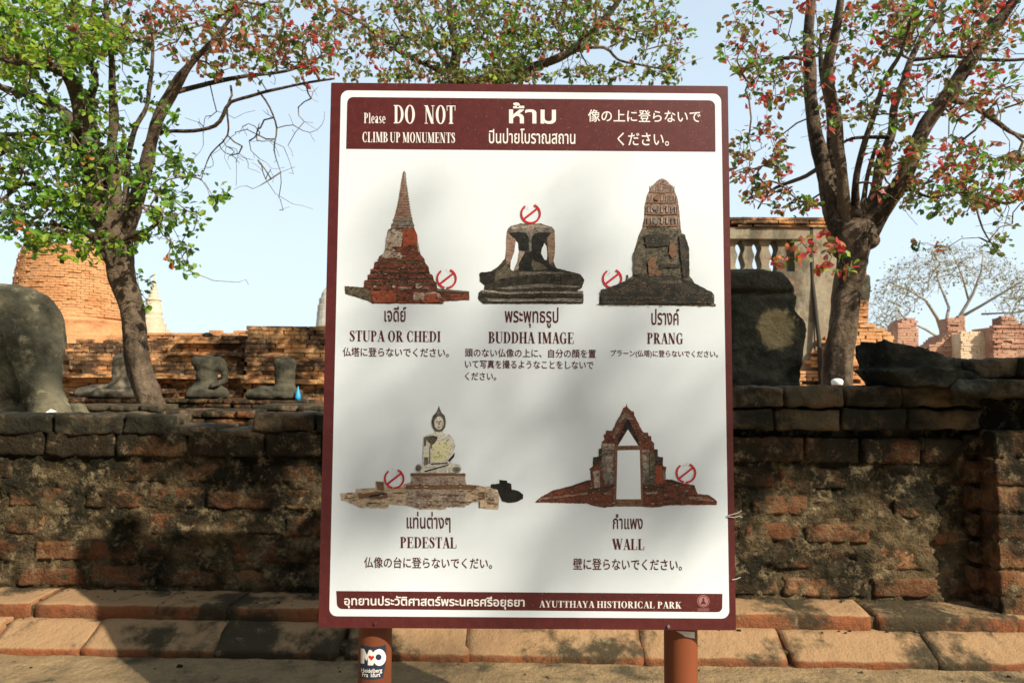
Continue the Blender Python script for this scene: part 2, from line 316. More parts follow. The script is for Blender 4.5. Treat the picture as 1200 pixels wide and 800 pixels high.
for _ in range(170):       # grit and crumbs fallen on the treads
    t = rr.random(); x = rr.uniform(-2.9, 2.6); s = rr.uniform(.0015, .004) * (1 + 0.8 * (rr.random() < .1))
    y, z = (-rr.uniform(0.0, 0.05), 0.5265) if t < .4 else ((-rr.uniform(0.05, 0.2), 0.523) if t < .55 else ((-rr.uniform(.215, .245), .455) if t < .75 else (-rr.uniform(.40, .55), .358)))
    mb.box(x - s * 1.4, x + s * 1.4, y - s, y + s, z - .001, z + s * 1.1, 0, s * .5, rr)
tag(mb.build('grit', M['cap'], wall, world=False), kind='stuff')
# ------------------------------------------------------------------ pillar at the right end
xp, _ = PW(1166, 600, 0.16)
pil = empty('brick_pillar', WM @ Vector((xp + 0.3, 0, 0.42)), 'projecting brick pillar at the right end of the mossy wall', 'pillar', rz=wall.rotation_euler.z)
rg = random.Random(9)
mb = MB(); mb.box(-0.29, 0.6, -0.150, 0.2, 0.0, 0.93); v, f = mortar_sheet(-0.285, 0.6, 0.0, 0.92, 0.010, 0.02, -0.158); mb.add(v, f); mb.build('mortar', M['mortar'], pil, world=False, smooth=True)
for row in range(7):
    z = 0.05 + row * 0.126; x = -0.30
    while x < 0.55:
        L = rg.uniform(0.22, 0.36) if row % 2 or x > -0.29 else 0.16
        brick(pil, x + L / 2, -0.165 + rg.uniform(-.004, .004), z, L - 0.008, 0.119, 0.14); x += L
    for yy in (-0.02,):
        o = brick(pil, -0.235, yy, z, 0.2, 0.1, 0.12); o.location = (-0.24, 0.0, z); 
for i, (a, b, t, bo, d) in enumerate([(1152, 1230, 444, 467, 0.20), (1228, 1330, 445, 467, 0.19), (1140, 1195, 420, 443, 0.12), (1196, 1300, 418, 443, 0.15)]):
    o = cap(a, b, t, bo, d, 0.36, i + 70, 'cap' if i != 3 else 'brick', 0.016)
    o.parent = pil; o.location = (pil.matrix_world.inverted() if False else Matrix.Rotation(-pil.rotation_euler.z, 4, 'Z') @ Matrix.Translation(-pil.location)) @ (WM @ o.location)
# rocks lying on the wall top
mb = MB(); slab(mb, [(1040, 432), (1100, 430), (1152, 438), (1160, 447), (1150, 453.5), (1062, 453.5), (1048, 444)], 3.22, 0.34, 0.97); slab(mb, [(1038, 420), (1090, 417), (1146, 430), (1156, 440), (1100, 441), (1044, 436)], 3.30, 0.26, 0.96)
slab(mb, [(1035, 399), (1047, 401), (1076, 405), (1100, 412), (1130, 424), (1150, 431), (1160, 446), (1152, 453), (1120, 453.5), (1082, 453), (1060, 453), (1044, 437), (1036, 416)], 3.30, 0.30, 0.97)
tag(remeshed('broken_stone', mb, M['stone'], 0.010, 1, 0.015, 12, 3), 'large pointed black broken stone lying on the wall top near the right pillar', 'stone')
mb = MB(); ellip(mb, P(1137, 456, 3.18), (0.085, 0.07, 0.045))
tag(remeshed('broken_stone', mb, M['stone'], 0.01, 1, 0.02, 11, 6), 'small rounded mossy stone wedged against the pillar under the pointed stone', 'stone')
# ------------------------------------------------------------------ stone figures close behind the wall
mb = MB()
mb.tube([P(-30, 560, 4.3), P(-30, 520, 4.3), P(-30, 480, 4.3)], [0.62, 0.62, 0.60], 20)
ellip(mb, P(-22, 405, 4.25), (0.50, 0.30, 0.40)); ellip(mb, P(-18, 440, 4.25), (0.46, 0.30, 0.36)); ellip(mb, P(18, 385, 4.2), (0.28, 0.22, 0.27)); ellip(mb, P(22, 430, 4.2), (0.22, 0.2, 0.34))
mb.tube([P(38, 400, 4.15), P(44, 440, 4.12), P(52, 470, 4.05), P(62, 492, 3.98), P(66, 520, 3.95)], [0.16, 0.13, 0.10, 0.11, 0.12], 12)
mb.box(-3.5, -2.45, 3.9, 4.6, 1.0, 1.33)
tag(remeshed('stone_torso', mb, M['stone_olive'], 0.025, 3, 0.02, 5, 2), 'big rounded olive-grey headless statue torso at the left edge above the wall', 'statue')
tm = M['stone'].copy(); tm.name = 'dark_stone_with_pale_patch'; M['torso'] = tm  # round pale patch with a ragged edge mixed into the stone colour
t = tm.node_tree; pb = t.nodes['Principled BSDF']; src = pb.inputs['Base Color'].links[0].from_socket
geo = t.nodes.new('ShaderNodeNewGeometry'); sb = t.nodes.new('ShaderNodeVectorMath'); sb.operation = 'SUBTRACT'; t.links.new(geo.outputs['Position'], sb.inputs[0])
pc = P(912, 386, 4.0); sb.inputs[1].default_value = pc
ml = t.nodes.new('ShaderNodeVectorMath'); ml.operation = 'MULTIPLY'; ml.inputs[1].default_value = (1 / 0.125, 0.0, 1 / 0.135); t.links.new(sb.outputs[0], ml.inputs[0])
ln = t.nodes.new('ShaderNodeVectorMath'); ln.operation = 'LENGTH'; t.links.new(ml.outputs[0], ln.inputs[0])
nz = t.nodes.new('ShaderNodeTexNoise'); nz.inputs['Scale'].default_value = 7; nz.inputs['Detail'].default_value = 10; nz.inputs['Roughness'].default_value = .7; t.links.new(geo.outputs['Position'], nz.inputs['Vector'])
ad = t.nodes.new('ShaderNodeMath'); ad.operation = 'MULTIPLY_ADD'; t.links.new(nz.outputs['Fac'], ad.inputs[0]); ad.inputs[1].default_value = 2.2; t.links.new(ln.outputs['Value'], ad.inputs[2])
mr = t.nodes.new('ShaderNodeMapRange'); mr.interpolation_type = 'SMOOTHSTEP'; mr.inputs[1].default_value = 1.78; mr.inputs[2].default_value = 2.15; mr.inputs[3].default_value = 0.9; mr.inputs[4].default_value = 0; t.links.new(ad.outputs[0], mr.inputs[0])
mx = t.nodes.new('ShaderNodeMix'); mx.data_type = 'RGBA'; t.links.new(mr.outputs[0], mx.inputs[0]); t.links.new(src, mx.inputs[6]); mx.inputs[7].default_value = (0.50, 0.37, 0.18, 1); t.links.new(mx.outputs[2], pb.inputs['Base Color'])
mb = MB(); slab(mb, [(800, 316), (850, 311), (900, 312), (924, 317), (934, 330), (938, 345), (936, 360), (946, 374), (951, 386), (948, 405), (943, 430), (942, 475), (780, 475), (778, 400), (786, 340)], 4.0, 0.45, 0.93)
tor = remeshed('stone_torso', mb, tm, 0.016, 2, 0.015, 7, 8)
for v in tor.data.vertices:   # the worn collar stands proud over the chest; an arched hollow low on the side
    q = v.co
    if q.y < 4.2:
        zc = P(900, 343, 4.0).z; q.y += 0.03 * math.exp(-((q.z - zc) / 0.012) ** 2)
        c = P(925, 442, 4.0); r_ = math.hypot(q.x - c.x, (q.z - c.z) * 0.9); q.y += 0.05 * max(0, 1 - r_ / 0.10)
tag(tor, 'black mossy headless stone torso with a pale sandy patch right of the sign', 'statue')
# ------------------------------------------------------------------ middle distance, left: plinths, seated figures, ruined wall
def brick_field(mb, x0, x1, z0, z1, yf, rg, L=0.28, H=0.065, top=None, miss=0.04, dep=0.08, jit=0.03, mi=0):
    z = z0; k = 0
    while z < z1:
        x = x0 - (L / 2 if k % 2 else 0) + rg.uniform(-.05, .05); rowoff = rg.uniform(-jit, jit)
        while x < x1:
            a, b = max(x, x0), min(x + L * rg.uniform(0.9, 1.05), x1)
            if b - a > 0.05 and rg.random() > miss and (top is None or z + H / 2 < top((a + b) / 2)):
                pr = rg.uniform(0, jit * 0.6) + rowoff
                mb.box(a + 0.004, b - 0.004, yf - pr, yf + dep + 0.06, z, z + H - 0.008, mi, 0.004, rg)
            x += L
        z += H; k += 1
def ruin(name, label, px0, px1, ytop, ybot, Y, mt, th=0.8, topf=None, seed=1, cat='wall', H=0.065, jit=0.03, zb=None):
    a = P(px0, ybot, Y); b = P(px1, ytop, Y); zb = a.z if zb is None else zb; c = (a.x + b.x) / 2
    e = empty(name, (c, Y + th / 2, zb), label, cat); rg = random.Random(seed); tf = (lambda x: b.z) if topf is None else (lambda x: topf(x))
    core = MB(); n = 14
    for i in range(n):
        u0, u1 = a.x + (b.x - a.x) * i / n, a.x + (b.x - a.x) * (i + 1) / n; zt = min(tf(u0 + 0.02), tf(u1 - 0.02), tf((u0 + u1) / 2)) - 0.03
        core.box(u0 + (0.02 if i == 0 else 0), u1 - (0.02 if i == n - 1 else 0), Y + 0.07, Y + th, zb, zt)
    core.build('core', mt, e)
    q = MB(); brick_field(q, a.x, b.x, zb, b.z + 0.4, Y, rg, H=H, top=tf, jit=jit); tag(q.build('brick_facing', mt, e), kind='stuff')
    return e
TZ = 1.05
def zy(x, y, Y): return P(x, y, Y).z
def ragged(x0p, x1p, Y, ys, seed):
    xa, xb = P(x0p, 400, Y).x, P(x1p, 400, Y).x; zs = [zy((x0p + x1p) / 2, q, Y) for q in ys]
    def f(x):
        t = (x - xa) / (xb - xa) * (len(zs) - 1); t = max(0, min(len(zs) - 1.001, t)); i = int(t); u = t - i
        return zs[i] * (1 - u) + zs[i + 1] * u + 0.05 * noise.noise(Vector((x * 2.5, seed, 0)))
    return f
r1 = ruin('ruined_brick_wall', 'long stained brick ruin wall behind the three seated headless statues', 40, 288, 390, 480, 12.4, M['ruin'], 1.0, ragged(40, 288, 12.4, [402, 404, 400, 398, 403, 396, 392, 392, 391], 1), 11, zb=TZ, jit=0.014, H=0.08)
r2 = ruin('ruined_brick_wall', 'taller blackened brick wall block reaching behind the left side of the sign', 285, 470, 381, 480, 12.2, M['ruin'], 1.2, ragged(285, 470, 12.2, [382, 381, 380.5, 381, 381, 382, 380], 2), 12, zb=TZ, jit=0.014, H=0.08)
for i, (a, b, y0, y1, Y) in enumerate([(196, 288, 412, 416, 12.28), (60, 290, 437, 442, 12.2), (284, 470, 444, 449, 12.05), (205, 280, 398, 402, 12.25), (70, 200, 455, 460, 12.1)]):
    mb = MB(); rr = random.Random(i); x = P(a, 400, Y).x; xe = P(b, 400, Y).x
    while x < xe:
        L = rr.uniform(0.25, 0.6); mb.box(x, min(x + L, xe) - 0.006, Y, Y + 0.4, zy(a, y1, Y) + rr.uniform(-.01, .01), zy(a, y0, Y) + rr.uniform(-.015, .015)); x += L
    mb.build('string_course', M['ruin'], r2 if i == 2 else r1)
r3 = ruin('upper_terrace_wall', 'sunlit orange brick terrace running above and behind the ruin wall', 120, 430, 389, 480, 15.5, M['orange'], 1.0, ragged(120, 430, 15.5, [392, 391, 390, 388, 388, 387, 386, 388], 5), 13, zb=TZ)
mb = MB(); ellip(mb, P(244, 393, 12.8), (0.10, 0.1, 0.05)); ellip(mb, P(252, 396, 12.8), (0.1, 0.09, 0.05)); tag(remeshed('stone_fragment', mb, M['stone'], 0.02, 1, 0.02, 6, 1), 'small dark stone lump sitting on top of the ruin wall', 'stone')
# round brick stupa and its mouldings
def lathe(mb, prof, c, n=40, rough=0, mi=0):
    v = []; k = len(prof)
    for r, z in prof:
        for j in range(n):
            a = 2 * math.pi * j / n; rr = r * (1 + rough * noise.noise(Vector((math.cos(a) * 2, math.sin(a) * 2, z * 1.5)))); v.append((c[0] + rr * math.cos(a), c[1] + rr * math.sin(a), z))
    f = [(i * n + j, i * n + (j + 1) % n, (i + 1) * n + (j + 1) % n, (i + 1) * n + j) for i in range(k - 1) for j in range(n)] + [tuple(range(n))[::-1], tuple((k - 1) * n + j for j in range(n))]
    mb.add(v, f, mi)
SY = 16.5; sx = P(86, 350, SY).x; st = empty('brick_stupa', (sx, SY, TZ), 'sunlit orange round brick stupa body rising behind the left tree trunk', 'stupa')
def zz(y, Y=SY): return zy(86, y, Y)
pxm = SY / 800
mb = MB(); prof = []
for i in range(31):
    z = zz(376) + (zz(294) - zz(376)) * i / 30; prof.append((pxm * (60 - 10 * (i / 30) ** 1.5) + (0.012 if i % 2 else 0), z))
lathe(mb, prof, (sx, SY), 48, 0.015); mb.build('drum', M['orange'], st, smooth=False)
mb = MB(); lathe(mb, [(1.28 * 60 * pxm, TZ), (1.28 * 60 * pxm, zz(396)), (1.22 * 60 * pxm, zz(395)), (1.22 * 60 * pxm, zz(384)), (1.12 * 60 * pxm, zz(383)), (1.14 * 60 * pxm, zz(379)), (1.0 * 60 * pxm, zz(376))], (sx, SY), 48, 0.02); mb.build('moulding', M['orange'], st)
mb = MB()
rr = random.Random(3)
for i in range(30):
    z = zz(374) + (zz(285) - zz(374)) * i / 30
    for j in range(46):
        a = 2 * math.pi * (j + 0.5 * (i % 2)) / 46; r = pxm * (60 - 10 * (i / 30) ** 1.5) + 0.0; da = 2 * math.pi / 46 * 0.47
        if math.sin(a) > 0.3 or rr.random() < 0.05 or (i > 21 and i / 30 > 0.86 + 0.22 * noise.noise(Vector((a * 3, 1.5, 0)))): continue
        o = r + rr.uniform(0.004, 0.045); H = (zz(285) - zz(374)) / 30 - 0.010
        mb.add([(sx + math.cos(a + s * da) * q, SY + math.sin(a + s * da) * q, z + h) for h in (0, H) for q in (r - 0.02, o) for s in (-1, 1)], [(0, 1, 3, 2), (4, 6, 7, 5), (2, 3, 7, 6), (0, 4, 5, 1), (0, 2, 6, 4), (1, 5, 7, 3)])
tag(mb.build('brick_facing', M['orange'], st), kind='stuff')
# far spires
def far_lathe(name, label, px, Y, prof, mt, tiers=None, cat='stupa'):
    b = P(px, 400, Y); e = empty(name, (b.x, Y, TZ), label, cat); k = Y / 800
    for nm, pr in prof:
        mb = MB(); lathe(mb, [(r * k, zy(px, y, Y)) for r, y in pr], (b.x, Y), 20); mb.build(nm, mt, e)
far_lathe('white_chedi', 'small distant white chedi with slim ringed spire between tree trunk and wall', 178, 42, [
    ('base', [(24, 452), (24, 392), (19, 391), (19, 386), (15, 385), (15, 379), (11.5, 378), (11.5, 372), (10, 371)]),
    ('bell', [(10.5, 372), (9.5, 370), (10.5, 366), (9, 360), (7.6, 353), (8.6, 352), (8.6, 350), (6, 349)]),
    ('spire', [(5, 350), (5.6, 346), (4, 345), (4.6, 342), (3.4, 341), (3.8, 338), (2.6, 337), (2.8, 334), (1.8, 333), (1.6, 329), (.8, 328), (0.3, 318)])], M['whitestone'])
far_lathe('grey_prang', 'distant grey rounded prang tower just peeking out left of the sign', 386, 50, [
    ('body', [(15, 452), (15, 384), (16, 383), (15, 372)]), ('tower', [(15, 373), (15, 366), (14.3, 365.5), (14.4, 358), (13, 357.5), (12.8, 350), (11, 349.5), (10, 344), (7, 339), (3, 334), (1, 328)])], M['greystone'])
# plinths
def plinth(label, a, b, yt, yb_, Y, depth, seed, H=0.06, mt='ruin', zb=TZ):
    xa, xb = P(a, 400, Y).x, P(b, 400, Y).x; zt = zy((a + b) / 2, yt, Y); e = empty('brick_plinth', ((xa + xb) / 2, Y + depth / 2, zb), label, 'plinth'); rr = random.Random(seed)
    mb = MB(); mb.box(xa + 0.02, xb - 0.02, Y + 0.04, Y + depth, zb, zt - 0.05); mb.build('core', M[mt], e)
    z = zt - 0.06; k = 0
    BMs = [block_mesh('brick', M[mt], 0.3, 0.3, 0.055, seed * 7 + q, 0.006, 9, 0.012, 4, 2, 2) for q in range(4)]
    while z > zb - 0.02 and k < 5:
        x = xa + (0.1 if k % 2 else 0) * rr.random()
        while x < xb - 0.05:
            L = min(rr.uniform(0.22, 0.42), xb - x); o = bpy.data.objects.new('brick', BMs[rr.randrange(4)]); C.objects.link(o); o.parent = e
            o.location = Vector((x + L / 2, Y + 0.13 + rr.uniform(-.02, .02) - 0.02 * (k == 0), z)) - e.location; o.scale = ((L - 0.01) / 0.3, 1, 1); o.rotation_euler.z = rr.uniform(-.03, .03); x += L
        z -= 0.062; k += 1
    mb = MB(); mb.box(xa + 0.03, xb - 0.03, Y + 0.2, Y + depth - 0.02, zt - 0.05, zt - 0.004); mb.build('top_slab', M[mt], e)
    return e
plinth('low brick plinth carrying the pale seated headless statue beside the tree', 70, 188, 467, 480, 9.6, 0.9, 1, mt='brick')
plinth('low brick plinth carrying the middle seated headless statue', 190, 272, 467, 480, 9.6, 0.9, 2, mt='brick')
plinth('low brick plinth carrying the seated headless statue nearest the sign', 274, 362, 468.5, 480, 9.6, 0.9, 3, mt='brick')
plinth('row of loose old bricks in front of the tree foot behind the wall', 74, 186, 474, 486, 6.3, 0.5, 4, mt='cap')
plinth('broken brick footing behind the gap in the wall coping', 186, 300, 480, 502, 5.4, 0.5, 5, mt='brick')
plinth('dark mossy brick footing behind the loose coping slab beside the sign', 298, 420, 474, 500, 5.8, 0.5, 6, mt='cap')
plinth('far low brick step under the ruin wall', -40, 72, 466, 480, 9.0, 0.9, 7)
# seated headless figures
def seated(label, cx, ybase, Y, s, mt, legw=0.36, legx=0.0, seed=1, arms=(-1, 1), torso_w=0.17, rz=0):
    b = P(cx, ybase, Y); mb = MB(); w = torso_w
    cz, sz_ = math.cos(rz), math.sin(rz)
    def q(x, y, z): return (b.x + (x * cz - y * sz_) * s, Y + (x * sz_ + y * cz) * s, b.z + z * s)
    def e(c, r): ellip(mb, q(*c), tuple(k * s for k in r))
    e((0, 0.06, 0.30), (w * 0.82, 0.13, 0.20)); e((0, 0.06, 0.47), (w * 1.05, 0.13, 0.13)); sh_ = 0.75 if arms else 0.6; e((-w * sh_, 0.06, 0.51), (0.07, 0.09, 0.08)); e((w * sh_, 0.06, 0.51), (0.07, 0.09, 0.08))
    if not arms: e((0, 0.06, 0.24), (w * 0.92, 0.14, 0.2)); e((0, 0.06, 0.38), (w * 1.0, 0.13, 0.17)); e((0, 0.07, 0.575), (0.075, 0.08, 0.045))
    e((0, 0.03, 0.14), (w * 1.15, 0.16, 0.12))
    def tb(pts, rad): mb.tube([q(*p) for p in pts], [r * s for r in rad], 10)
    for sg in (-1, 1):
        if sg in arms: tb([(sg * w * 0.95, 0.06, 0.53), (sg * w * 1.22, 0.03, 0.38), (sg * w * 1.2, -0.04, 0.26), (sg * w * 0.6, -0.16, 0.2), (0.02 * sg, -0.2, 0.19)], [0.055, 0.052, 0.048, 0.04, 0.03])
        tb([(legx, 0.05, 0.1), (legx + sg * legw * 0.6, -0.06, 0.095), (legx + sg * legw, -0.12, 0.075)], [0.1, 0.095, 0.07])
        tb([(legx + sg * legw, -0.12, 0.07), (legx + sg * legw * 0.4, -0.22, 0.07), (legx - sg * legw * 0.5, -0.2, 0.12 if sg > 0 else 0.06)], [0.065, 0.06, 0.04])
    mb.box(q(-0.28, 0, 0)[0], q(0.28, 0, 0)[0], Y - 0.12 * s, Y + 0.16 * s, b.z - 0.01, b.z + 0.05 * s)
    return tag(remeshed('seated_statue', mb, mt, 0.014, 2, 0.012, 6, seed), label, 'statue')
seated('pale grey headless seated statue with crossed legs partly behind the left tree trunk', 141, 467.5, 9.95, 1.12, M['statue_pale'], 0.44, -0.06, 1, torso_w=0.16, arms=(), rz=-0.15)
seated('dark headless seated statue with an arm across its lap, middle of the three', 242, 467.5, 9.95, 1.06, M['statue'], 0.24, 0.0, 2, arms=(1,), torso_w=0.18, rz=0.5)
seated('dark headless seated statue with wide crossed legs nearest the sign', 332, 468.5, 9.95, 1.03, M['statue'], 0.36, -0.10, 3, torso_w=0.15, arms=(), rz=0.12)
b = P(349, 469, 9.7); mb = MB(); lathe(mb, [(0.035, b.z), (0.04, b.z + 0.05), (0.03, b.z + 0.1), (0.012, b.z + 0.16), (0.006, b.z + 0.2)], (b.x, 9.7), 12)
n = N('sky_blue_cloth'); bl = n.fin((0.03, 0.30, 0.55), 0.5, 0.4); bo = mb.build('offering_vase', bl, smooth=True); tag(bo, 'tiny bright blue offering vase beside the third headless statue', 'vase')
b = P(57, 484.5, 3.9); n = N('white_paper'); wp = n.fin((0.85, 0.85, 0.82), 0.7)
b = WM @ Vector((PW(56, 485, 0)[0], 0.02, PW(56, 485, 0.03)[1] + 0.004)); mb = MB()
mb.add([(b.x - .018, b.y - .012, b.z + .002), (b.x + .015, b.y - .015, b.z + .004), (b.x + .02, b.y + .018, b.z + .006), (b.x - .012, b.y + .018, b.z + .01), (b.x, b.y, b.z + .019), (b.x + .006, b.y + .006, b.z + .001)], [(0, 1, 4), (1, 2, 4), (2, 3, 4), (3, 0, 4), (0, 5, 1), (1, 5, 2), (2, 5, 3), (3, 5, 0)])
tag(mb.build('paper_scrap', wp), 'crumpled white paper scrap on the left coping slab', 'litter')
# ------------------------------------------------------------------ right: stuccoed hall wall with baluster windows
HY = 12.0
def X(px, Y=HY): return P(px, 400, Y).x
def Z(y, px=930, Y=HY): return zy(px, y, Y)
hall = empty('ruined_hall_wall', (X(930), HY + 0.3, TZ), 'tall ruined hall wall of grey stucco over orange brick with baluster window slits', 'wall')
TH = 0.55; slits = [830, 850.5, 871, 891, 911, 930]; sw = 3.2
mb = MB(); mb.box(X(700), X(1002), HY, HY + TH, TZ, Z(318)); mb.box(X(700), X(1002), HY - 0.003, HY + TH, Z(280), Z(266.5))
mb.box(X(700), X(slits[0] - sw), HY, HY + TH, Z(318), Z(280)); mb.box(X(930 + sw), X(951), HY, HY + TH, Z(318), Z(280)); mb.box(X(955), X(1002), HY - 0.02, HY + TH, Z(440), Z(266)); mb.box(X(953.9 - 3), X(953.9 + 1.2), HY + 0.10, HY + TH, Z(440), Z(266.6))
mb.build('stucco_wall', M['stucco'], hall)
for i in range(len(slits) - 1):
    xa, xb = X(slits[i] + sw), X(slits[i + 1] - sw); c = (xa + xb) / 2; w = (xb - xa) / 2; prof = []
    for y, k in [(319, 1.0), (315, 1.0), (313, 0.72), (309, 0.62), (304, 0.80), (300, 1.0), (297, 1.0), (294, 0.80), (290, 0.62), (286, 0.75), (283, 1.0), (279, 1.0)]: prof.append((w * k, Z(y)))
    v = []; 
    for r, z in prof: v += [(c - r, HY + 0.1, z), (c + r, HY + 0.1, z), (c + r, HY + 0.36, z), (c - r, HY + 0.36, z)]
    f = [(k * 4 + j, k * 4 + (j + 1) % 4, (k + 1) * 4 + (j + 1) % 4, (k + 1) * 4 + j) for k in range(len(prof) - 1) for j in range(4)]
    mb = MB(); mb.add(v, f); mb.build('baluster', M['stucco'], hall)
rr = random.Random(4)
mb = MB(); brick_field(mb, X(700), X(1003), Z(266.3), Z(258.5), HY - 0.06, rr, dep=0.5, jit=0.03, H=0.055, miss=0.06); tag(mb.build('coping_bricks', M['ruin'], hall), kind='stuff')
def lowtop(x):
    t = (x - X(935)) / (X(975) - X(935)); return Z(438) + (Z(388) - Z(438)) * max(0, min(1, t)) + 0.12 * noise.noise(Vector((x * 3, 0, 0)))
mb = MB(); brick_field(mb, X(930), X(1003), TZ, Z(380), HY - 0.09, rr, top=lowtop, jit=0.02, H=0.06, dep=0.06); tag(mb.build('exposed_bricks', M['orange'], hall), kind='stuff')
n = N('dark_groove_tube'); dp = n.fin((0.045, 0.04, 0.032), 0.7)
mb = MB(); mb.tube([(X(953.5), HY + 0.02, Z(258)), (X(953.8), HY + 0.01, Z(330)), (X(956.5), HY - 0.11, Z(400)), (X(957.5), HY - 0.12, TZ + 0.1)], [0.035] * 4, 10); mb.build('groove_tube', dp, hall, smooth=True)  # dark tube drawn down the vertical groove of the wall
# pilaster and footing
pl = empty('brick_pilaster', (X(1010), HY + 0.3, TZ), 'narrow broken brick pilaster right of the tree trunk, blackened in its middle', 'pilaster')
mb = MB(); mb.box(X(1004), X(1016), HY + 0.06, HY + 0.5, TZ, Z(286)); mb.build('core', M['ruin'], pl)
mb = MB(); brick_field(mb, X(1003), X(1018), Z(378), Z(283), HY - 0.02, rr, L=0.2, jit=0.04, H=0.06, top=lambda x: Z(284) + 0.2 * noise.noise(Vector((x * 5, 2, 0)))); tag(mb.build('brick_facing', M['ruin'], pl), kind='stuff')
mb = MB(); mb.box(X(1005), X(1018.5), HY - 0.07, HY + 0.1, Z(352), Z(322), 0, 0.02, rr); remeshed('plaster_remnant', mb, M['stone'], 0.03, 1, 0.03, 4, 2, pl)
ft = ruin('brick_footing', 'low orange brick footing at the right foot of the hall wall', 1000, 1048, 378, 470, 11.4, M['orange'], 0.7, ragged(1000, 1048, 11.4, [381, 379, 379, 381, 382, 388], 7), 21, zb=TZ)
mb = MB(); brick_field(mb, P(985, 400, 11.2).x, P(1012, 400, 11.2).x, TZ, zy(1000, 426, 11.2), 11.2, rr, H=0.07, dep=0.2); tag(mb.build('step_bricks', M['orange'], ft), kind='stuff')
# far brick remains
fr = ruin('far_brick_wall', 'far red brick wall with stepped top behind the pointed stone', 1090, 1130, 386, 470, 22.5, M['redbrick'], 1.0, ragged(1090, 1130, 22.5, [404, 402, 392, 388, 387], 4), 31, zb=TZ, H=0.08)  # shade side: its darker tone sits in the red brick colour
ruin('far_brick_wall', 'far pale sunlit brick wall between two reddish ones', 1128, 1168, 387, 470, 22.0, M['sunlitbrick'], 1.0, ragged(1128, 1168, 22, [389, 388, 387, 386], 4), 32, zb=TZ, H=0.08)  # lit face: sunlight is put into the paler brick colour
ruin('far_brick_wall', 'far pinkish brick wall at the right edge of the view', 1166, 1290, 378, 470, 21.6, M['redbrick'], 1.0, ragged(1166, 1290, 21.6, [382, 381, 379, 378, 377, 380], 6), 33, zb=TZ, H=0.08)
ruin('brick_stump', 'lone far brick pillar stump left of the far walls', 1054, 1076, 374, 470, 21, M['redbrick'], 0.6, ragged(1054, 1076, 21, [378, 373, 373, 377], 8), 34, 'pillar', zb=TZ, H=0.08)
ruin('brick_stump', 'far square brick pier rising behind the pale wall', 1113, 1131, 371, 470, 24, M['redbrick'], 0.5, ragged(1113, 1131, 24, [372, 371, 371, 372], 9), 35, 'pillar', zb=TZ, H=0.08)
ruin('brick_stump', 'far brick pier rising above the wall at the right edge', 1177, 1193, 369, 470, 24, M['redbrick'], 0.5, ragged(1177, 1193, 24, [371, 369, 370, 374], 10), 36, 'pillar', zb=TZ, H=0.08)
# white floodlight at the right tree's foot
b = P(981, 446, 6.0); n = N('white_enamel'); we = n.fin((0.8, 0.8, 0.76), 0.35, 0.5); fl = empty('garden_lamp', (b.x, 6.0, TZ), 'small white lamp housing standing in front of the right tree foot', 'lamp')
mb = MB(); lathe(mb, [(0.02, TZ), (0.02, b.z - 0.03)], (b.x, 6.0), 10); mb.build('stem', we, fl)
mb = MB(); lathe(mb, [(0.03, b.z - 0.045), (0.045, b.z - 0.035), (0.05, b.z - 0.005), (0.04, b.z + 0.012), (0.015, b.z + 0.02)], (b.x, 6.0), 18); mb.build('lamp_housing', we, fl, smooth=True)
# ------------------------------------------------------------------ trees
def leaf_verts(L, Wd, fold=0.25):
    """obovate leaf: base, two rows of three, tip"""
    v = [(0, 0, 0), (0.38 * Wd, 0.40 * L, fold * Wd * 0.5), (0, 0.42 * L, 0), (-0.38 * Wd, 0.40 * L, fold * Wd * 0.5), (0.42 * Wd, 0.72 * L, fold * Wd * 0.5 - 0.03 * L), (0, 0.75 * L, -0.03 * L), (-0.42 * Wd, 0.72 * L, fold * Wd * 0.5 - 0.03 * L), (0, L, -0.10 * L)]
    f = [(0, 1, 2), (0, 2, 3), (1, 4, 5, 2), (2, 5, 6, 3), (4, 7, 5), (5, 7, 6)]
    return np.array(v), f
LV, LF = leaf_verts(1.0, 0.74)
LEAFMESH = {}
def leaf_mesh(ci):
    if ci not in LEAFMESH: LEAFMESH[ci] = mesh('leaf', LV, LF, LM[ci])
    return LEAFMESH[ci]
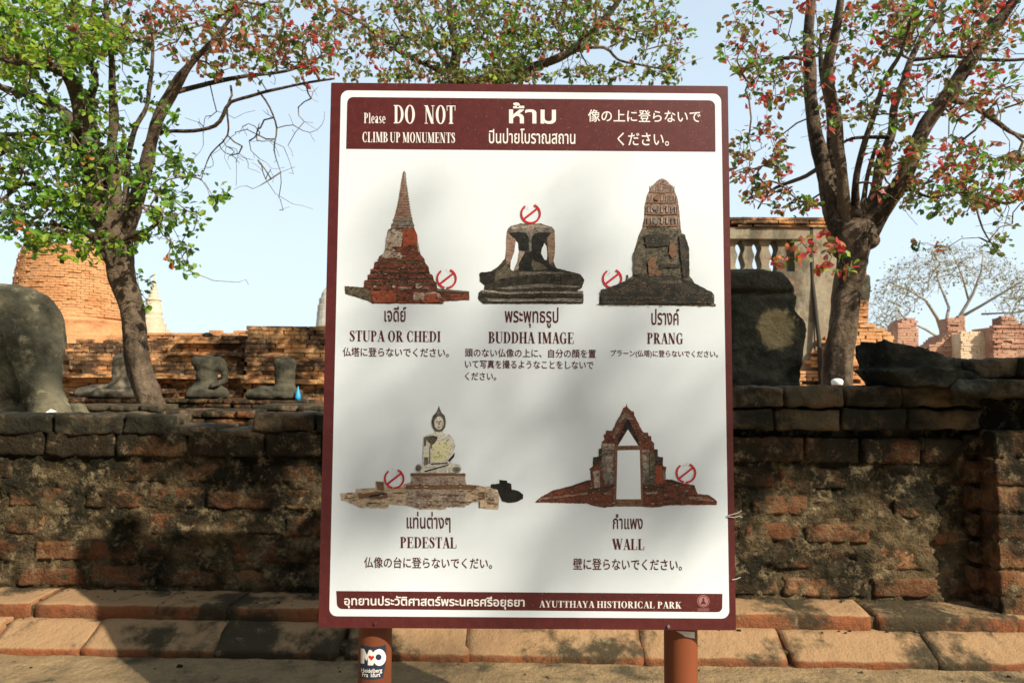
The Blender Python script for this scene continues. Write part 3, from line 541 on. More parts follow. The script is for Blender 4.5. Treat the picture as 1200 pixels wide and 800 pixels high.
def grow_tree(root, limb_lines, tips, rs, mt, step=0.16, twig_r=0.0026, sag=0.0, wob=0.25, maxr=0.03):
    """connect every tip to the nearest wood, nearest first; one mesh of twigs"""
    pos = []; rad = []; par = []
    for pts, rr in limb_lines:
        pts = [Vector(p) for p in pts]
        for i in range(len(pts) - 1):
            n = max(1, int((pts[i + 1] - pts[i]).length / 0.12))
            for k in range(n): pos.append(pts[i].lerp(pts[i + 1], k / n)); rad.append(rr[i] + (rr[i + 1] - rr[i]) * k / n); par.append(-1)
        pos.append(pts[-1]); rad.append(rr[-1]); par.append(-1)
    nl = len(pos); A = np.zeros((200000, 3)); A[:nl] = np.array([tuple(p) for p in pos])
    T = np.array([tuple(t) for t in tips]); d = np.array([np.min(np.sum((A[:nl] - t) ** 2, 1)) for t in T]); order = np.argsort(d)
    n = nl; chains = []; tipdir = {}
    for ti in order:
        t = T[ti]; dd = np.sum((A[:n] - t) ** 2, 1) * rs.uniform(0.8, 1.25, n); s = int(np.argmin(dd)); a = Vector(A[s]); b = Vector(t); L = (b - a).length
        if L < 0.02: continue
        k = max(2, int(L / step)); off = Vector(rs.normal(0, 1, 3)); off -= off.dot(b - a) / (L * L) * (b - a); off *= L * wob * 0.4
        ch = [s]; last = a
        for j in range(1, k + 1):
            u = j / k; p = a.lerp(b, u) + off * math.sin(math.pi * u) + Vector(rs.normal(0, 1, 3)) * (0.010 * (1 - u) * min(1, L)) + Vector((0, 0, -sag * math.sin(math.pi * u) * L))
            A[n] = p; par.append(ch[-1]); rad.append(0); ch.append(n); n += 1
        tipdir[ti] = (Vector(A[n - 1]) - Vector(A[ch[-2]])).normalized(); chains.append(ch)
    cnt = np.zeros(n)
    for ch in chains: cnt[ch[-1]] += 1
    for i in range(n - 1, nl - 1, -1): cnt[par[i]] += cnt[i]
    mb = MB()
    for ch in chains:
        r = [min(maxr, twig_r * max(1.0, cnt[i]) ** 0.48) for i in ch[1:]]
        r0 = min(r[0] * 1.15, rad[ch[0]] * 0.7 if ch[0] < nl else 9)
        mb.tube([A[i] for i in ch], [max(r0, r[0])] + r, 5 if max(r) > 0.008 else 3, cap=False)
    o = mb.build('twigs', mt, root, smooth=True); o['kind'] = 'stuff'
    return tipdir
def add_leaves(root, pts, rs, nbig=300, name='leaf', stuffname='foliage'):
    """pts: list of (position, direction, size, colour index). The nearest 300 in the frame are objects of their own"""
    order = sorted(range(len(pts)), key=lambda i: -vis(pts[i][0], pts[i][2])) if nbig else []
    big = set(order[:nbig]); V = []; F = []; MI = []; inv = Matrix.Translation(-root.location)
    for i, (p, d, s, ci) in enumerate(pts):
        d = Vector(d).normalized(); nn = Vector(rs.normal(0, 1, 3)) + Vector((0, -0.3, 1.1)); x = d.cross(nn).normalized(); z = x.cross(d)
        mt = Matrix((x * s, d * s, z * s)).transposed()
        if i in big:
            o = bpy.data.objects.new(name, leaf_mesh(ci)); C.objects.link(o); o.parent = root; mm = mt.to_4x4(); mm.translation = Vector(p) - root.location; o.matrix_local = mm
        else:
            a = np.array(mt); q = LV @ a.T + np.array(tuple(p)); k = len(V) * 8; V.append(q); F += [tuple(j + k for j in f) for f in LF]; MI += [ci] * len(LF)
    if V:
        o = link(stuffname, mesh(stuffname, np.concatenate(V), F, LM, MI), root, True); o['kind'] = 'stuff'
def vis(p, s):
    d = Vector(p) - EYE; w = d.dot(fw); x = d.dot(rt) / w * FPX + 600; y = 400 - d.dot(up) / w * FPX
    if w < 0 or not (0 < x < 1200 and 0 < y < 800): return 0
    if 385 < x < 863 and 97 < y < 737: return 0.001
    return s / w
def blob_tips(blobs, Y, rs, dz=1.2):
    """blobs in the picture: x, y, rx, ry, number of shoots, colour weights -> shoots spread in depth about Y"""
    out = []
    for (x, y, rx, ry, n, cw) in blobs:
        for _ in range(n):
            while True:
                a, b = rs.uniform(-1, 1, 2)
                if a * a + b * b < 1: break
            Yd = Y + rs.uniform(-dz, dz); out.append((P(x + a * rx, y + b * ry, Yd), cw))
    return out
def tree(name, label, Y, trunk, limbs, blobs, seed, bare=(), leaf=(0.06, 0.10), per=(4, 7), dz=1.1, cat='tree', nbig=300, base_z=1.05, knots=(), extra=None, lscale=1.0):
    rs = np.random.RandomState(seed); k = Y / FPX
    b = P(trunk[0][0], trunk[0][1], Y); root = empty(name, (b.x, Y, base_z), label, cat)
    lines = []
    tp = [P(x, y, Y) for x, y, r in trunk]; tr = [r * k * 0.84 for x, y, r in trunk]
    tp.insert(0, Vector((tp[0].x, Y, base_z))); tr.insert(0, tr[0] * 1.25)
    def fine(pts, rr, seg, amp):
        o = []; q = []
        for i in range(len(pts) - 1):
            n = max(1, int((pts[i + 1] - pts[i]).length / seg))
            for j in range(n):
                u = j / n; p0 = pts[max(i - 1, 0)]; p1 = pts[i]; p2 = pts[i + 1]; p3 = pts[min(i + 2, len(pts) - 1)]
                c = 0.5 * ((2 * p1) + (p2 - p0) * u + (2 * p0 - 5 * p1 + 4 * p2 - p3) * u * u + (3 * p1 - p0 - 3 * p2 + p3) * u ** 3)
                r_ = rr[i] + (rr[i + 1] - rr[i]) * u; o.append(c + noise.noise_vector(c * 2.2) * amp * r_); q.append(r_)
        o.append(pts[-1]); q.append(rr[-1]); return o, q
    fp, fr = fine(tp, tr, 0.05, 0.25); mb = MB(); mb.tube(fp, fr, 26, rough=0.26)
    for (x, y, r) in knots: ellip(mb, P(x, y, Y - r * k * 0.4), (r * k, r * k, r * k * 0.8))
    tro = mb.build('trunk', M['bark'], root, smooth=True); lines.append((tp, tr))
    for li in limbs:
        pts = []; dep = li[0][3] if len(li[0]) > 3 else 0; n = len(li) - 1; dend = li[-1][3] if len(li[-1]) > 3 else rs.uniform(-0.7, 0.7)
        for i, q in enumerate(li): pts.append(P(q[0], q[1], Y + dep + (dend - dep) * (i / n)))
        rr = [q[2] * k for q in li]; fp, fr = fine(pts, rr, 0.07, 0.4 if rr[0] > 0.03 else 1.0); mb = MB(); mb.tube(fp, fr, 12 if rr[0] > 0.04 else 7, rough=0.22); mb.build('limb', M['bark'], root, smooth=True); lines.append((pts, rr))
    tips = blob_tips(blobs, Y, rs, dz); bt = blob_tips(bare, Y, rs, dz * 0.7)
    if extra: tips += extra
    td = grow_tree(root, lines, [t[0] for t in tips] + [t[0] for t in bt], rs, M['twig'])
    L = []
    for i, (p, cw) in enumerate(tips):
        if i not in td: continue
        d0 = td[i]; cs = [LN.index(c) for c in cw]; w = np.array([cw[c] for c in cw], float); w /= w.sum(); c0 = rs.choice(cs, p=w)
        for j in range(rs.randint(per[0], per[1] + 1)):
            d = d0 * 0.5 + Vector(rs.normal(0, 0.75, 3)) + Vector((0, 0, -0.12)); ci = c0 if rs.rand() < 0.6 else rs.choice(cs, p=w)
            L.append((p + Vector(rs.normal(0, 0.03, 3)) * lscale, d, rs.uniform(*leaf), int(ci)))
    add_leaves(root, L, rs, nbig); return root
G = {'green': 5, 'lime': 6, 'dark': 1.2, 'orange': .35}; G2 = {'green': 5, 'dark': 3.5, 'lime': 1.5, 'orange': .2}; RO = {'rust': 2.2, 'olive': 3.8, 'red': 0.6, 'dark': 2.0, 'orange': .4, 'green': .9}
MX = {'olive': 4.5, 'dark': 3.5, 'green': 2.2, 'rust': 1.2, 'red': .4, 'lime': 1.2}; RR = {'red': 1.9, 'rust': 3.2, 'olive': 4.2, 'dark': 3.0, 'green': 1.6, 'orange': .6}
tree('almond_tree', 'leafy tree at left with bright green and reddish leaves and a dark leaning trunk', 7.2,
    [(174, 468, 18), (166, 430, 15.5), (158, 390, 15), (148, 345, 15.5), (141, 310, 17.5), (134, 283, 22), (132, 262, 21), (131, 246, 17)],
    [[(124, 262, 13), (108, 215, 11), (97, 160, 9.5), (96, 130, 9), (86, 100, 8), (76, 85, 6.5), (58, 78, 5), (22, 74, 3.5), (-30, 60, 2, -.8)],
     [(97, 160, 7.5), (84, 140, 6.5), (66, 126, 5.5), (38, 114, 4.5), (0, 102, 4), (-50, 92, 2.5, .5)],
     [(126, 258, 13), (116, 210, 11), (106, 165, 9), (104, 120, 6), (112, 92, 4), (104, 50, 3), (112, -10, 2, .6)],
     [(138, 262, 9), (134, 215, 7), (131, 175, 5.5), (133, 135, 5), (131, 85, 3.6), (126, 30, 2.6), (122, -30, 2, -.3)],
     [(144, 268, 14), (157, 240, 9), (168, 208, 7.5), (176, 172, 7), (186, 140, 6.5), (200, 112, 6.2), (212, 90, 5.5), (228, 70, 3.2), (250, 46, 2.4), (285, 2, 1.6, -.6)],
     [(206, 108, 3.5), (246, 98, 2.8), (292, 89, 2.3), (341, 82, 1.8), (378, 66, 1.1, .4)],
     [(170, 172, 2.6), (184, 158, 2.3), (203, 154, 2.0), (227, 153, 2.2), (252, 148, 2.2), (262, 136, 2.2), (270, 120, 2.0), (300, 111, 1.9), (340, 101, 1.6), (392, 92, 1.1, -.5)],
     [(147, 240, 3.8), (150, 195, 3.2), (158, 152, 3), (172, 126, 2.6), (175, 100, 2.6), (179, 60, 2), (176, 15, 1.6, .5)],
     [(126, 226, 4), (96, 158, 3.5), (50, 157, 3), (0, 158, 2.6), (-40, 160, 2, .2)],
     [(112, 262, 5), (70, 228, 3), (30, 215, 2.4), (8, 230, 1.8), (-15, 245, 1.3, -.6)],
     [(140, 285, 6), (160, 276, 4.5), (176, 268, 2.5), (190, 255, 1.6, -.5)],
     [(128, 285, 7), (112, 280, 5), (92, 268, 3.5), (60, 262, 2, -.4)],
     [(271, 101, 1.4, .1), (272, 112, 1.3), (266, 126, 1.2), (266, 158, 1), (247, 180, .8), (236, 210, .4, -.1)],
     [(302, 106, 1.3, .1), (316, 126, 1.1), (325, 150, 1), (321, 176, .8), (329, 202, .4, -.1)]],
    [(55, 38, 95, 42, 330, G), (30, 75, 60, 28, 110, G), (120, 60, 50, 40, 36, G2), (140, 22, 60, 30, 42, RO), (225, 28, 75, 38, 85, RO), (320, 28, 80, 36, 95, RO), (290, 76, 85, 20, 50, RO), (360, 60, 40, 35, 40, RO), (30, 140, 70, 40, 100, G2), (60, 195, 75, 40, 150, G2), (110, 170, 40, 60, 50, G2),
     (45, 255, 65, 28, 100, G2), (85, 285, 62, 18, 66, G), (150, 120, 60, 55, 44, G2), (195, 205, 38, 40, 48, G2), (205, 262, 30, 30, 34, G2), (212, 300, 16, 22, 14, G2), (120, 215, 60, 50, 84, G2), (160, 285, 25, 16, 14, G2), (255, 230, 22, 10, 5, G2), (170, 340, 14, 22, 7, G2),
     (60, -60, 160, 60, 80, G2), (260, -50, 160, 40, 70, RO), (-70, 60, 60, 160, 60, G2)],
    3, bare=[(255, 165, 55, 40, 34, 0), (320, 165, 40, 50, 34, 0), (360, 130, 30, 40, 16, 0), (300, 205, 45, 25, 12, 0), (285, 330, 8, 8, 2, 0), (345, 240, 25, 12, 6, 0), (230, 60, 150, 50, 50, 0), (80, 120, 90, 90, 30, 0)], knots=[(116, 284, 9), (160, 276, 8), (128, 300, 10)], leaf=(0.045, 0.10), dz=1.0)
tree('almond_tree', 'tree behind the top of the sign with small olive and rusty leaves', 9.5,
    [(531, 330, 9), (531, 180, 8.5), (531, 100, 7.5), (533, 78, 7)],
    [[(533, 80, 7), (534, 60, 5.5), (530, 30, 4), (525, -10, 3), (520, -60, 2, .5)],
     [(532, 92, 6), (560, 96, 6), (604, 90, 5.5), (628, 78, 5), (660, 66, 4.5), (684, 48, 4), (716, 14, 3), (745, -30, 2, -.6)],
     [(534, 62, 4), (555, 40, 3), (572, 5, 2.5), (590, -40, 1.8, .8)],
     [(531, 90, 3.5), (505, 78, 2.6), (470, 62, 2.2), (428, 30, 1.8), (388, 6, 1.3, -.5)],
     [(640, 72, 3), (670, 60, 2.4), (708, 56, 2), (724, 70, 1.7), (748, 76, 1.4), (790, 84, 1, .5)],
     [(660, 64, 2.5), (655, 30, 2), (648, -5, 1.5), (640, -50, 1, .2)],
     [(531, 86, 3), (512, 60, 2.4), (498, 25, 1.9), (480, -20, 1.4, .8)]],
    [(430, 40, 60, 45, 110, RO), (490, 40, 60, 48, 170, MX), (560, 30, 50, 40, 150, MX), (600, 70, 40, 26, 90, MX), (650, 25, 60, 40, 190, MX), (725, 15, 70, 38, 170, MX), (560, 84, 60, 14, 60, MX), (765, 40, 45, 40, 44, MX), (725, 86, 75, 9, 60, MX), (790, 60, 25, 35, 16, MX), (470, 88, 60, 8, 36, RO), (590, 88, 60, 10, 46, MX), (600, -70, 200, 50, 110, MX), (640, 150, 150, 40, 30, MX)],
    8, bare=[(560, 50, 160, 45, 60, 0), (800, 60, 25, 30, 6, 0)], leaf=(0.06, 0.10), dz=1.3, nbig=300)
tree('almond_tree', 'many-stemmed tree at right with thin red and green leaves and a grey sunlit trunk', 7.2,
    [(982, 452, 21), (983, 425, 19), (986, 395, 19), (990, 360, 18), (993, 330, 18), (998, 300, 21), (1001, 280, 27), (1004, 266, 26), (1006, 256, 18)],
    [[(990, 275, 13), (976, 245, 10), (968, 210, 9.5), (961, 180, 9), (953, 150, 8.5), (949, 100, 7.5), (947, 50, 7), (950, 0, 6), (957, -60, 4, .5)],
     [(994, 272, 9), (989, 230, 7.5), (986, 195, 7), (981, 145, 6.5), (973, 110, 6.2), (970, 82, 6), (974, 58, 5.5), (982, 24, 4.5), (990, -30, 3, -.6)],
     [(986, 262, 6), (976, 215, 5.5), (974, 170, 4.5), (970, 120, 3.6), (962, 80, 3), (962, 40, 2, .7)],
     [(1014, 262, 9), (1024, 225, 6.5), (1033, 190, 5.5), (1044, 158, 5), (1049, 122, 4.6), (1066, 76, 4.2), (1080, 45, 3.6), (1102, 12, 2.8), (1125, -40, 2, .6)],
     [(1016, 272, 16), (1032, 250, 11), (1048, 225, 9.5), (1062, 198, 8.8), (1086, 144, 8.2), (1106, 115, 7.8), (1121, 94, 7.5), (1146, 62, 6.5), (1166, 30, 6), (1195, -10, 5), (1230, -60, 3, -.6)],
     [(1004, 256, 6), (1002, 215, 4), (1012, 175, 3.4), (1022, 142, 3), (1036, 96, 2.6), (1056, 62, 2), (1068, 20, 1.4, -.7)],
     [(1104, 116, 4), (1124, 118, 4), (1146, 127, 3.6), (1166, 142, 3), (1190, 158, 2.4), (1230, 165, 1.6, .5)],
     [(1068, 70, 2.5), (1110, 66, 2.2), (1150, 69, 2), (1200, 70, 1.8), (1240, 60, 1.2, -.4)],
     [(964, 196, 3), (946, 206, 2.6), (921, 215, 2.2), (900, 226, 1.6), (888, 245, 1, .4)],
     [(1010, 250, 4), (1014, 215, 3), (1026, 176, 2.4), (1030, 160, 1.6, .3)],
     [(950, 72, 2.5), (925, 68, 2), (900, 74, 1.5), (862, 84, 1, -.4)],
     [(1040, 236, 3), (1065, 222, 2), (1090, 232, 1.6), (1130, 226, 1.2), (1180, 240, .8, -.5)],
     [(1043, 160, 2.6), (1000, 162, 2.2), (985, 170, 1.2, .5)],
     [(1146, 250, 1.1, -.1), (1152, 268, 1), (1160, 282, .8), (1172, 300, .4, -.3)]],
    [(875, 45, 35, 45, 46, RR), (905, 95, 42, 35, 52, RR), (890, 185, 36, 45, 58, RR), (915, 235, 45, 16, 26, RR), (960, 30, 60, 35, 36, RR), (1020, 30, 60, 32, 74, RR), (1090, 30, 70, 40, 120, RR), (1165, 40, 50, 45, 74, RR), (1010, 115, 55, 50, 78, RR), (1085, 110, 40, 40, 28, RR), (1155, 115, 60, 32, 60, RR),
     (1090, 185, 70, 26, 76, RR), (1160, 195, 60, 30, 74, RR), (1100, 232, 60, 20, 52, MX), (1175, 232, 45, 15, 34, RR), (1045, 205, 30, 28, 22, RR), (1168, 286, 14, 14, 7, MX), (1090, 292, 26, 10, 4, RR), (1175, 262, 20, 8, 3, MX),
     (1030, -60, 180, 50, 110, RR), (1260, 90, 50, 160, 60, RR)],
    12, bare=[(905, 140, 50, 90, 36, 0), (1080, 150, 110, 100, 60, 0), (1110, 262, 70, 20, 12, 0)], knots=[(1016, 282, 14), (985, 296, 9), (1000, 250, 10)], leaf=(0.042, 0.10), per=(3, 7), dz=1.0)
# low red shoot in front of the right trunk
rs = np.random.RandomState(4); b = P(985, 330, 6.6); sh = empty('red_shoot', b, 'young red-leaved shoot hanging in front of the right tree trunk', 'shoot')
tips = [(P(x + rs.normal(0, 3), y + rs.normal(0, 3), 6.5 + rs.uniform(-.15, .15)), 0) for x, y in [(935, 300), (945, 292), (968, 282), (975, 290), (982, 286), (988, 300), (992, 318), (978, 316), (965, 312), (958, 320), (930, 294), (984, 276), (950, 284), (906, 306), (918, 312), (970, 298), (996, 308), (940, 288)]]
td = grow_tree(sh, [([P(990, 345, 6.85), P(985, 318, 6.6), P(975, 300, 6.5), P(950, 292, 6.5)], [.012, .01, .007, .004])], [t[0] for t in tips], rs, M['twig'])
L = []
for i, (p, _) in enumerate(tips):
    for j in range(5): L.append((p + Vector(rs.normal(0, .02, 3)), Vector(rs.normal(0, .8, 3)) + Vector((0, 0, -.4)), rs.uniform(.07, .12), LN.index(rs.choice(['red', 'red', 'rust', 'olive', 'orange', 'lime', 'dark']))))
add_leaves(sh, L, rs, 90)
# bare wide tree far to the right
def bare_tree():
    rs = np.random.RandomState(21); Y = 34; rt_ = empty('bare_tree', (P(1108, 400, Y).x, Y, TZ), 'wide leafless rain tree far away behind the brick walls at right', 'tree'); k = Y / FPX
    mb = MB(); base = P(1108, 452, Y); base.z = TZ; top = P(1106, 396, Y); mb.tube([base, (base + top) / 2, top], [8 * k, 6.5 * k, 6 * k], 14, rough=.15); mb.build('trunk', M['fartwig'], rt_, smooth=True)
    lim = []
    for pts in ([(1106, 396, 4), (1098, 372, 3.2), (1085, 352, 2.4), (1062, 338, 1.6), (1040, 330, .8)], [(1108, 398, 4), (1125, 370, 3.4), (1140, 345, 2.6), (1150, 318, 1.8), (1152, 298, .8)], [(1106, 392, 4), (1112, 360, 2.6), (1100, 330, 2), (1095, 305, 1)],
                [(1125, 372, 3), (1150, 358, 2.4), (1180, 340, 1.8), (1215, 318, 1)], [(1108, 400, 3), (1085, 386, 2.2), (1060, 374, 1.4), (1035, 368, .7)], [(1135, 352, 2), (1128, 325, 1.5), (1118, 300, .8)], [(1150, 368, 2), (1190, 366, 1.6), (1240, 350, 1)]):
        d1 = rs.uniform(-3, 3); n = len(pts) - 1; q = [P(x, y, Y + d1 * i / n) for i, (x, y, r) in enumerate(pts)]; rr = [r * k for x, y, r in pts]; mb = MB(); rr = [a * .62 for a in rr]; mb.tube(q, rr, 8); mb.build('limb', M['fartwig'], rt_, smooth=True); lim.append((q, rr))
    tips = []
    for i in range(3400):
        a = rs.uniform(0, math.pi); r = rs.uniform(0.25, 1) ** 0.45; x = 1120 + math.cos(a) * 110 * r + rs.normal(0, 3); y = 392 - math.sin(a) * 108 * r + rs.normal(0, 3); tips.append(P(x, y, Y + rs.uniform(-4, 4)))
    global_td = grow_tree(rt_, lim, tips, rs, M['fartwig'], step=0.7, twig_r=0.0032, maxr=0.06, wob=.3)
    L = []
    for i in range(len(tips)):
        if rs.rand() < 0.14:
            for j in range(3): L.append((tips[i] + Vector(rs.normal(0, .25, 3)), Vector(rs.normal(0, 1, 3)), rs.uniform(.09, .16), LN.index('olive')))
    add_leaves(rt_, L, rs, 0)
bare_tree()
# tree behind the photographer whose crown throws the broken shade over the sign, the torso and the coping
def shade_tree():
    rs = np.random.RandomState(31); rt_ = empty('shade_tree', (14, -4, 0), 'tall leafy tree standing behind the camera that shades the sign', 'tree')
    mb = MB(); trk = [Vector((14, -4, 0)), Vector((13.9, -4.1, 3)), Vector((13.6, -4.2, 6)), Vector((13.4, -4.4, 8.5))]; mb.tube(trk, [.38, .32, .28, .2], 16, rough=.2); mb.build('trunk', M['bark'], rt_, smooth=True)
    lines = [(trk, [.38, .32, .28, .2])]
    tg = []
    def shade(c, rx, rz, n, plane='y', t=(11.5, 14.5)):
        for _ in range(n):
            a, b = rs.normal(0, 0.5, 2); p = Vector(c) + Vector((a * rx, 0, b * rz)); tg.append(p + SDIR * rs.uniform(*t))
    for s in SHADES: shade(*s)
    far_ = [p for p in tg if p.x * .669 + p.y * .743 > 3.2]
    for i in range(7):
        e = far_[rs.randint(len(far_))]; q = [trk[-1], trk[-1].lerp(e, .4) + Vector((0, 0, .5)), e]; rr = [.12, .07, .02]; mb = MB(); mb.tube(q, rr, 8, rough=.1); mb.build('limb', M['bark'], rt_, smooth=True); lines.append((q, rr))
    grow_tree(rt_, lines, tg, rs, M['twig'], step=.3, twig_r=.004, maxr=.05)
    L = []
    for p in tg:
        for j in range(8): L.append((p + Vector(rs.normal(0, .11, 3)), Vector(rs.normal(0, 1, 3)), rs.uniform(.12, .20), LN.index('dark')))
    add_leaves(rt_, L, rs, 0)
SHADES = [(P(700, 560, 2.0), .60, .55, 5, 'y', (19, 25)), (P(610, 340, 2.0), .34, .6, 3, 'y', (19, 25)), (P(780, 440, 2.0), .35, .45, 4, 'y', (18, 24)), (P(520, 520, 2.0), .3, .5, 2, 'y', (18, 24)),
          (P(905, 385, 4.0), .42, .55, 70), (P(1000, 468, 3.35), .9, .10, 56), (P(1090, 430, 3.3), .5, .2, 40), (P(330, 500, 3.4), .5, .10, 10), (P(40, 400, 4.0), .4, .35, 14)]
shade_tree()
def grove():
    """unseen wood added behind the photographer to keep part of the open sky off the wall"""
    rs = np.random.RandomState(77); V = []; F = []; MI = []
    for (x, y, r, h) in [(-26, -10, 7, 13), (-17, -17, 7, 15), (-6, -20, 7, 16), (4, -22, 6, 13), (15, -21, 6, 12), (26, -17, 6, 12), (34, -6, 7, 12), (-32, 4, 7, 14), (-9, -9, 5, 12), (-14, -4, 4, 10), (-5, -5, 4.2, 10.5), (1.5, -9.5, 4.5, 12), (-10, -1, 3.8, 9)]:
        n = 900; d = rs.normal(0, 1, (n, 3)); d /= np.linalg.norm(d, axis=1)[:, None]; q = d * (rs.rand(n, 1) ** .4) * [r, r, h * .45] + [x, y, h * .58]
        for p in q:
            a = Matrix.Rotation(rs.uniform(0, 6.28), 3, 'Z') @ Matrix.Rotation(rs.uniform(-1, 1), 3, 'X'); k = len(V) * 8; s = rs.uniform(.7, 1.4)
            V.append(LV @ (np.array(a).T * s) + p); F += [tuple(j + k for j in f) for f in LF]; MI += [LN.index('dark')] * len(LF)
    o = link('unseen_grove', mesh('unseen_grove', np.concatenate(V), F, LM, MI)); tag(o, 'dense green wood added unseen behind the camera to cut the skylight', 'trees', kind='stuff')
grove()
# ------------------------------------------------------------------ the notice board
SGY = 2.0
sign = empty('notice_board', (P(620, 700, SGY).x, SGY + 0.06, 0.0), 'large white and maroon notice board on two brown posts forbidding climbing on monuments', 'sign')
def flatmat(name, col, rough=0.5, var=0.06, spec=0.3, specks=None):
    n = N(name); c = n.mix(n.rng(n.noise(40, 4), .35, .65), col, tuple(q * (1 - var) for q in col)); c = n.mix(n.rng(n.noise(3.5, 8, .7), .5, .8, 0, .5), c, tuple(q * .86 for q in col))
    if specks: c = n.mix(n.rng(n.noise(330, 2, .5), specks[1], specks[1] + .03), c, specks[0])
    if specks: c = n.mix(n.rng(n.noise(60, 6, .75), specks[1] + .0, specks[1] + .05, 0, .6), c, specks[0])
    return n.fin(c, rough, spec)
M['maroon'] = flatmat('maroon_vinyl', (0.095, 0.018, 0.018), 0.42, .2, .35, ((.42, .33, .28), .715))
M['maroon_edge'] = flatmat('maroon_metal_edge', (0.11, 0.03, 0.028), .5, .2, .3)
M['white'] = flatmat('white_board_enamel', (0.68, 0.75, 0.80), 0.36, .015, .35, ((.5, .49, .46), .775))
M['ink'] = flatmat('maroon_print', (0.085, 0.014, 0.014), .45, .1)
M['inkwhite'] = flatmat('white_print', (0.74, 0.72, 0.69), .45, .03)
M['inkred'] = flatmat('red_print', (0.50, 0.022, 0.026), .45, .1)
M['inkgrey'] = flatmat('faded_grey_print', (0.52, 0.51, 0.5), .5, .1)
M['pink'] = flatmat('pinkish_print', (0.36, 0.17, 0.16), .5, .1)
def SP(x, y, lay): return P(x, y, SGY - 0.0006 - 0.0003 * lay)
def rquad(q, r, corners=(1, 1, 1, 1), n=6):
    """q: four pixel corners TL TR BR BL; rounded where flagged"""
    out = []
    for i in range(4):
        p = Vector(q[i]).to_2d() if False else Vector((q[i][0], q[i][1])); a = Vector(q[i - 1]); b = Vector(q[(i + 1) % 4])
        if not corners[i]: out.append((p.x, p.y)); continue
        u = (a - p).normalized() * r; w = (b - p).normalized() * r
        for k in range(n + 1):
            t = k / n * math.pi / 2; s = p + u * (1 - math.sin(t)) + w * (1 - math.cos(t)); out.append((s.x, s.y))
    return out
def flat(name, pts, lay, mt, parent=None, depth=0.0002):
    mb = MB(); v = [SP(x, y, lay) for x, y in pts]; mb.add(v, [tuple(range(len(v)))[::-1]]); return mb.build(name, mt, parent or sign)
BQ = [(388, 97), (853, 101), (862.5, 738), (373, 735)]
mb = MB(); f4 = [P(x, y, SGY) for x, y in rquad(BQ, 1.5, n=3)]; n4 = len(f4); mb.add(f4 + [p + Vector((0, .022, 0)) for p in f4], [tuple(range(n4))[::-1], tuple(range(n4, 2 * n4))] + [(i, (i + 1) % n4, (i + 1) % n4 + n4, i + n4) for i in range(n4)])
board = mb.build('board', M['maroon'], sign)
flat('white_face', rquad([(399.5, 106), (845, 110), (854.7, 724.3), (385.8, 721.5)], 9), 0, M['white'])
header = flat('header_panel', rquad([(407, 113.8), (838, 117.8), (838.5, 178), (405.6, 174.6)], 7, (1, 1, 0, 0)), 1, M['maroon'])
footer = flat('footer_panel', rquad([(394, 692), (846.6, 695.3), (846.4, 716.8), (395, 713)], 6, (0, 0, 1, 1)), 1, M['maroon'])
# --- lettering. Outlines are filled by winding number so that overlapping strokes join
def fill(loops, mb, mapf, mi=0):
    V = []; F = []; sgn = []
    for lp in loops:
        q = []
        for p in lp:
            if not q or (abs(p[0] - q[-1][0]) + abs(p[1] - q[-1][1])) > 1e-5: q.append(p)
        if len(q) > 2 and abs(q[0][0] - q[-1][0]) + abs(q[0][1] - q[-1][1]) < 1e-5: q.pop()
        if len(q) < 3: continue
        ar = sum(q[i - 1][0] * q[i][1] - q[i][0] * q[i - 1][1] for i in range(len(q)))
        if abs(ar) < 1e-7: continue
        b = len(V); V += [Vector(p) for p in q]; fc = list(range(b, b + len(q))); F.append(fc if ar > 0 else fc[::-1]); sgn.append(1 if ar > 0 else -1)
    if not F: return
    v2, e2, f2, _, _, of = delaunay_2d_cdt(V, [], F, 1, 1e-6)
    keep = [f for f, o in zip(f2, of) if sum(sgn[k] for k in o) != 0]
    mb.add([mapf(p) for p in v2], [tuple(f)[::-1] if False else tuple(f) for f in keep], mi)
def bilin(box, slope=0.0086, lay=3):
    x0, x1, y0, y1 = box; xm = (x0 + x1) / 2
    return lambda u, v: SP(x0 + (x1 - x0) * u, y1 + (y0 - y1) * v + slope * (x0 + (x1 - x0) * u - xm), lay)
def font_loops(text, off):
    cu = bpy.data.curves.new('t', 'FONT'); cu.body = text; cu.fill_mode = 'NONE'; cu.offset = 0; cu.resolution_u = 3; o = bpy.data.objects.new('t', cu); C.objects.link(o)
    dg = bpy.context.evaluated_depsgraph_get(); me = bpy.data.meshes.new_from_object(o.evaluated_get(dg)); bpy.data.objects.remove(o)
    nxt = {}
    for e in me.edges: nxt.setdefault(e.vertices[0], []).append(e.vertices[1]); nxt.setdefault(e.vertices[1], []).append(e.vertices[0])
    seen = set(); loops = []
    for s in range(len(me.vertices)):
        if s in seen or s not in nxt: continue
        lp = [s]; seen.add(s); c = s
        while True:
            k = [q for q in nxt[c] if q not in seen]
            if not k: break
            c = min(k, key=lambda q: (abs(q - c) != 1, q)) if len(lp) == 1 else k[0]; seen.add(c); lp.append(c)
        loops.append([(me.vertices[i].co.x, me.vertices[i].co.y) for i in lp])
    return loops
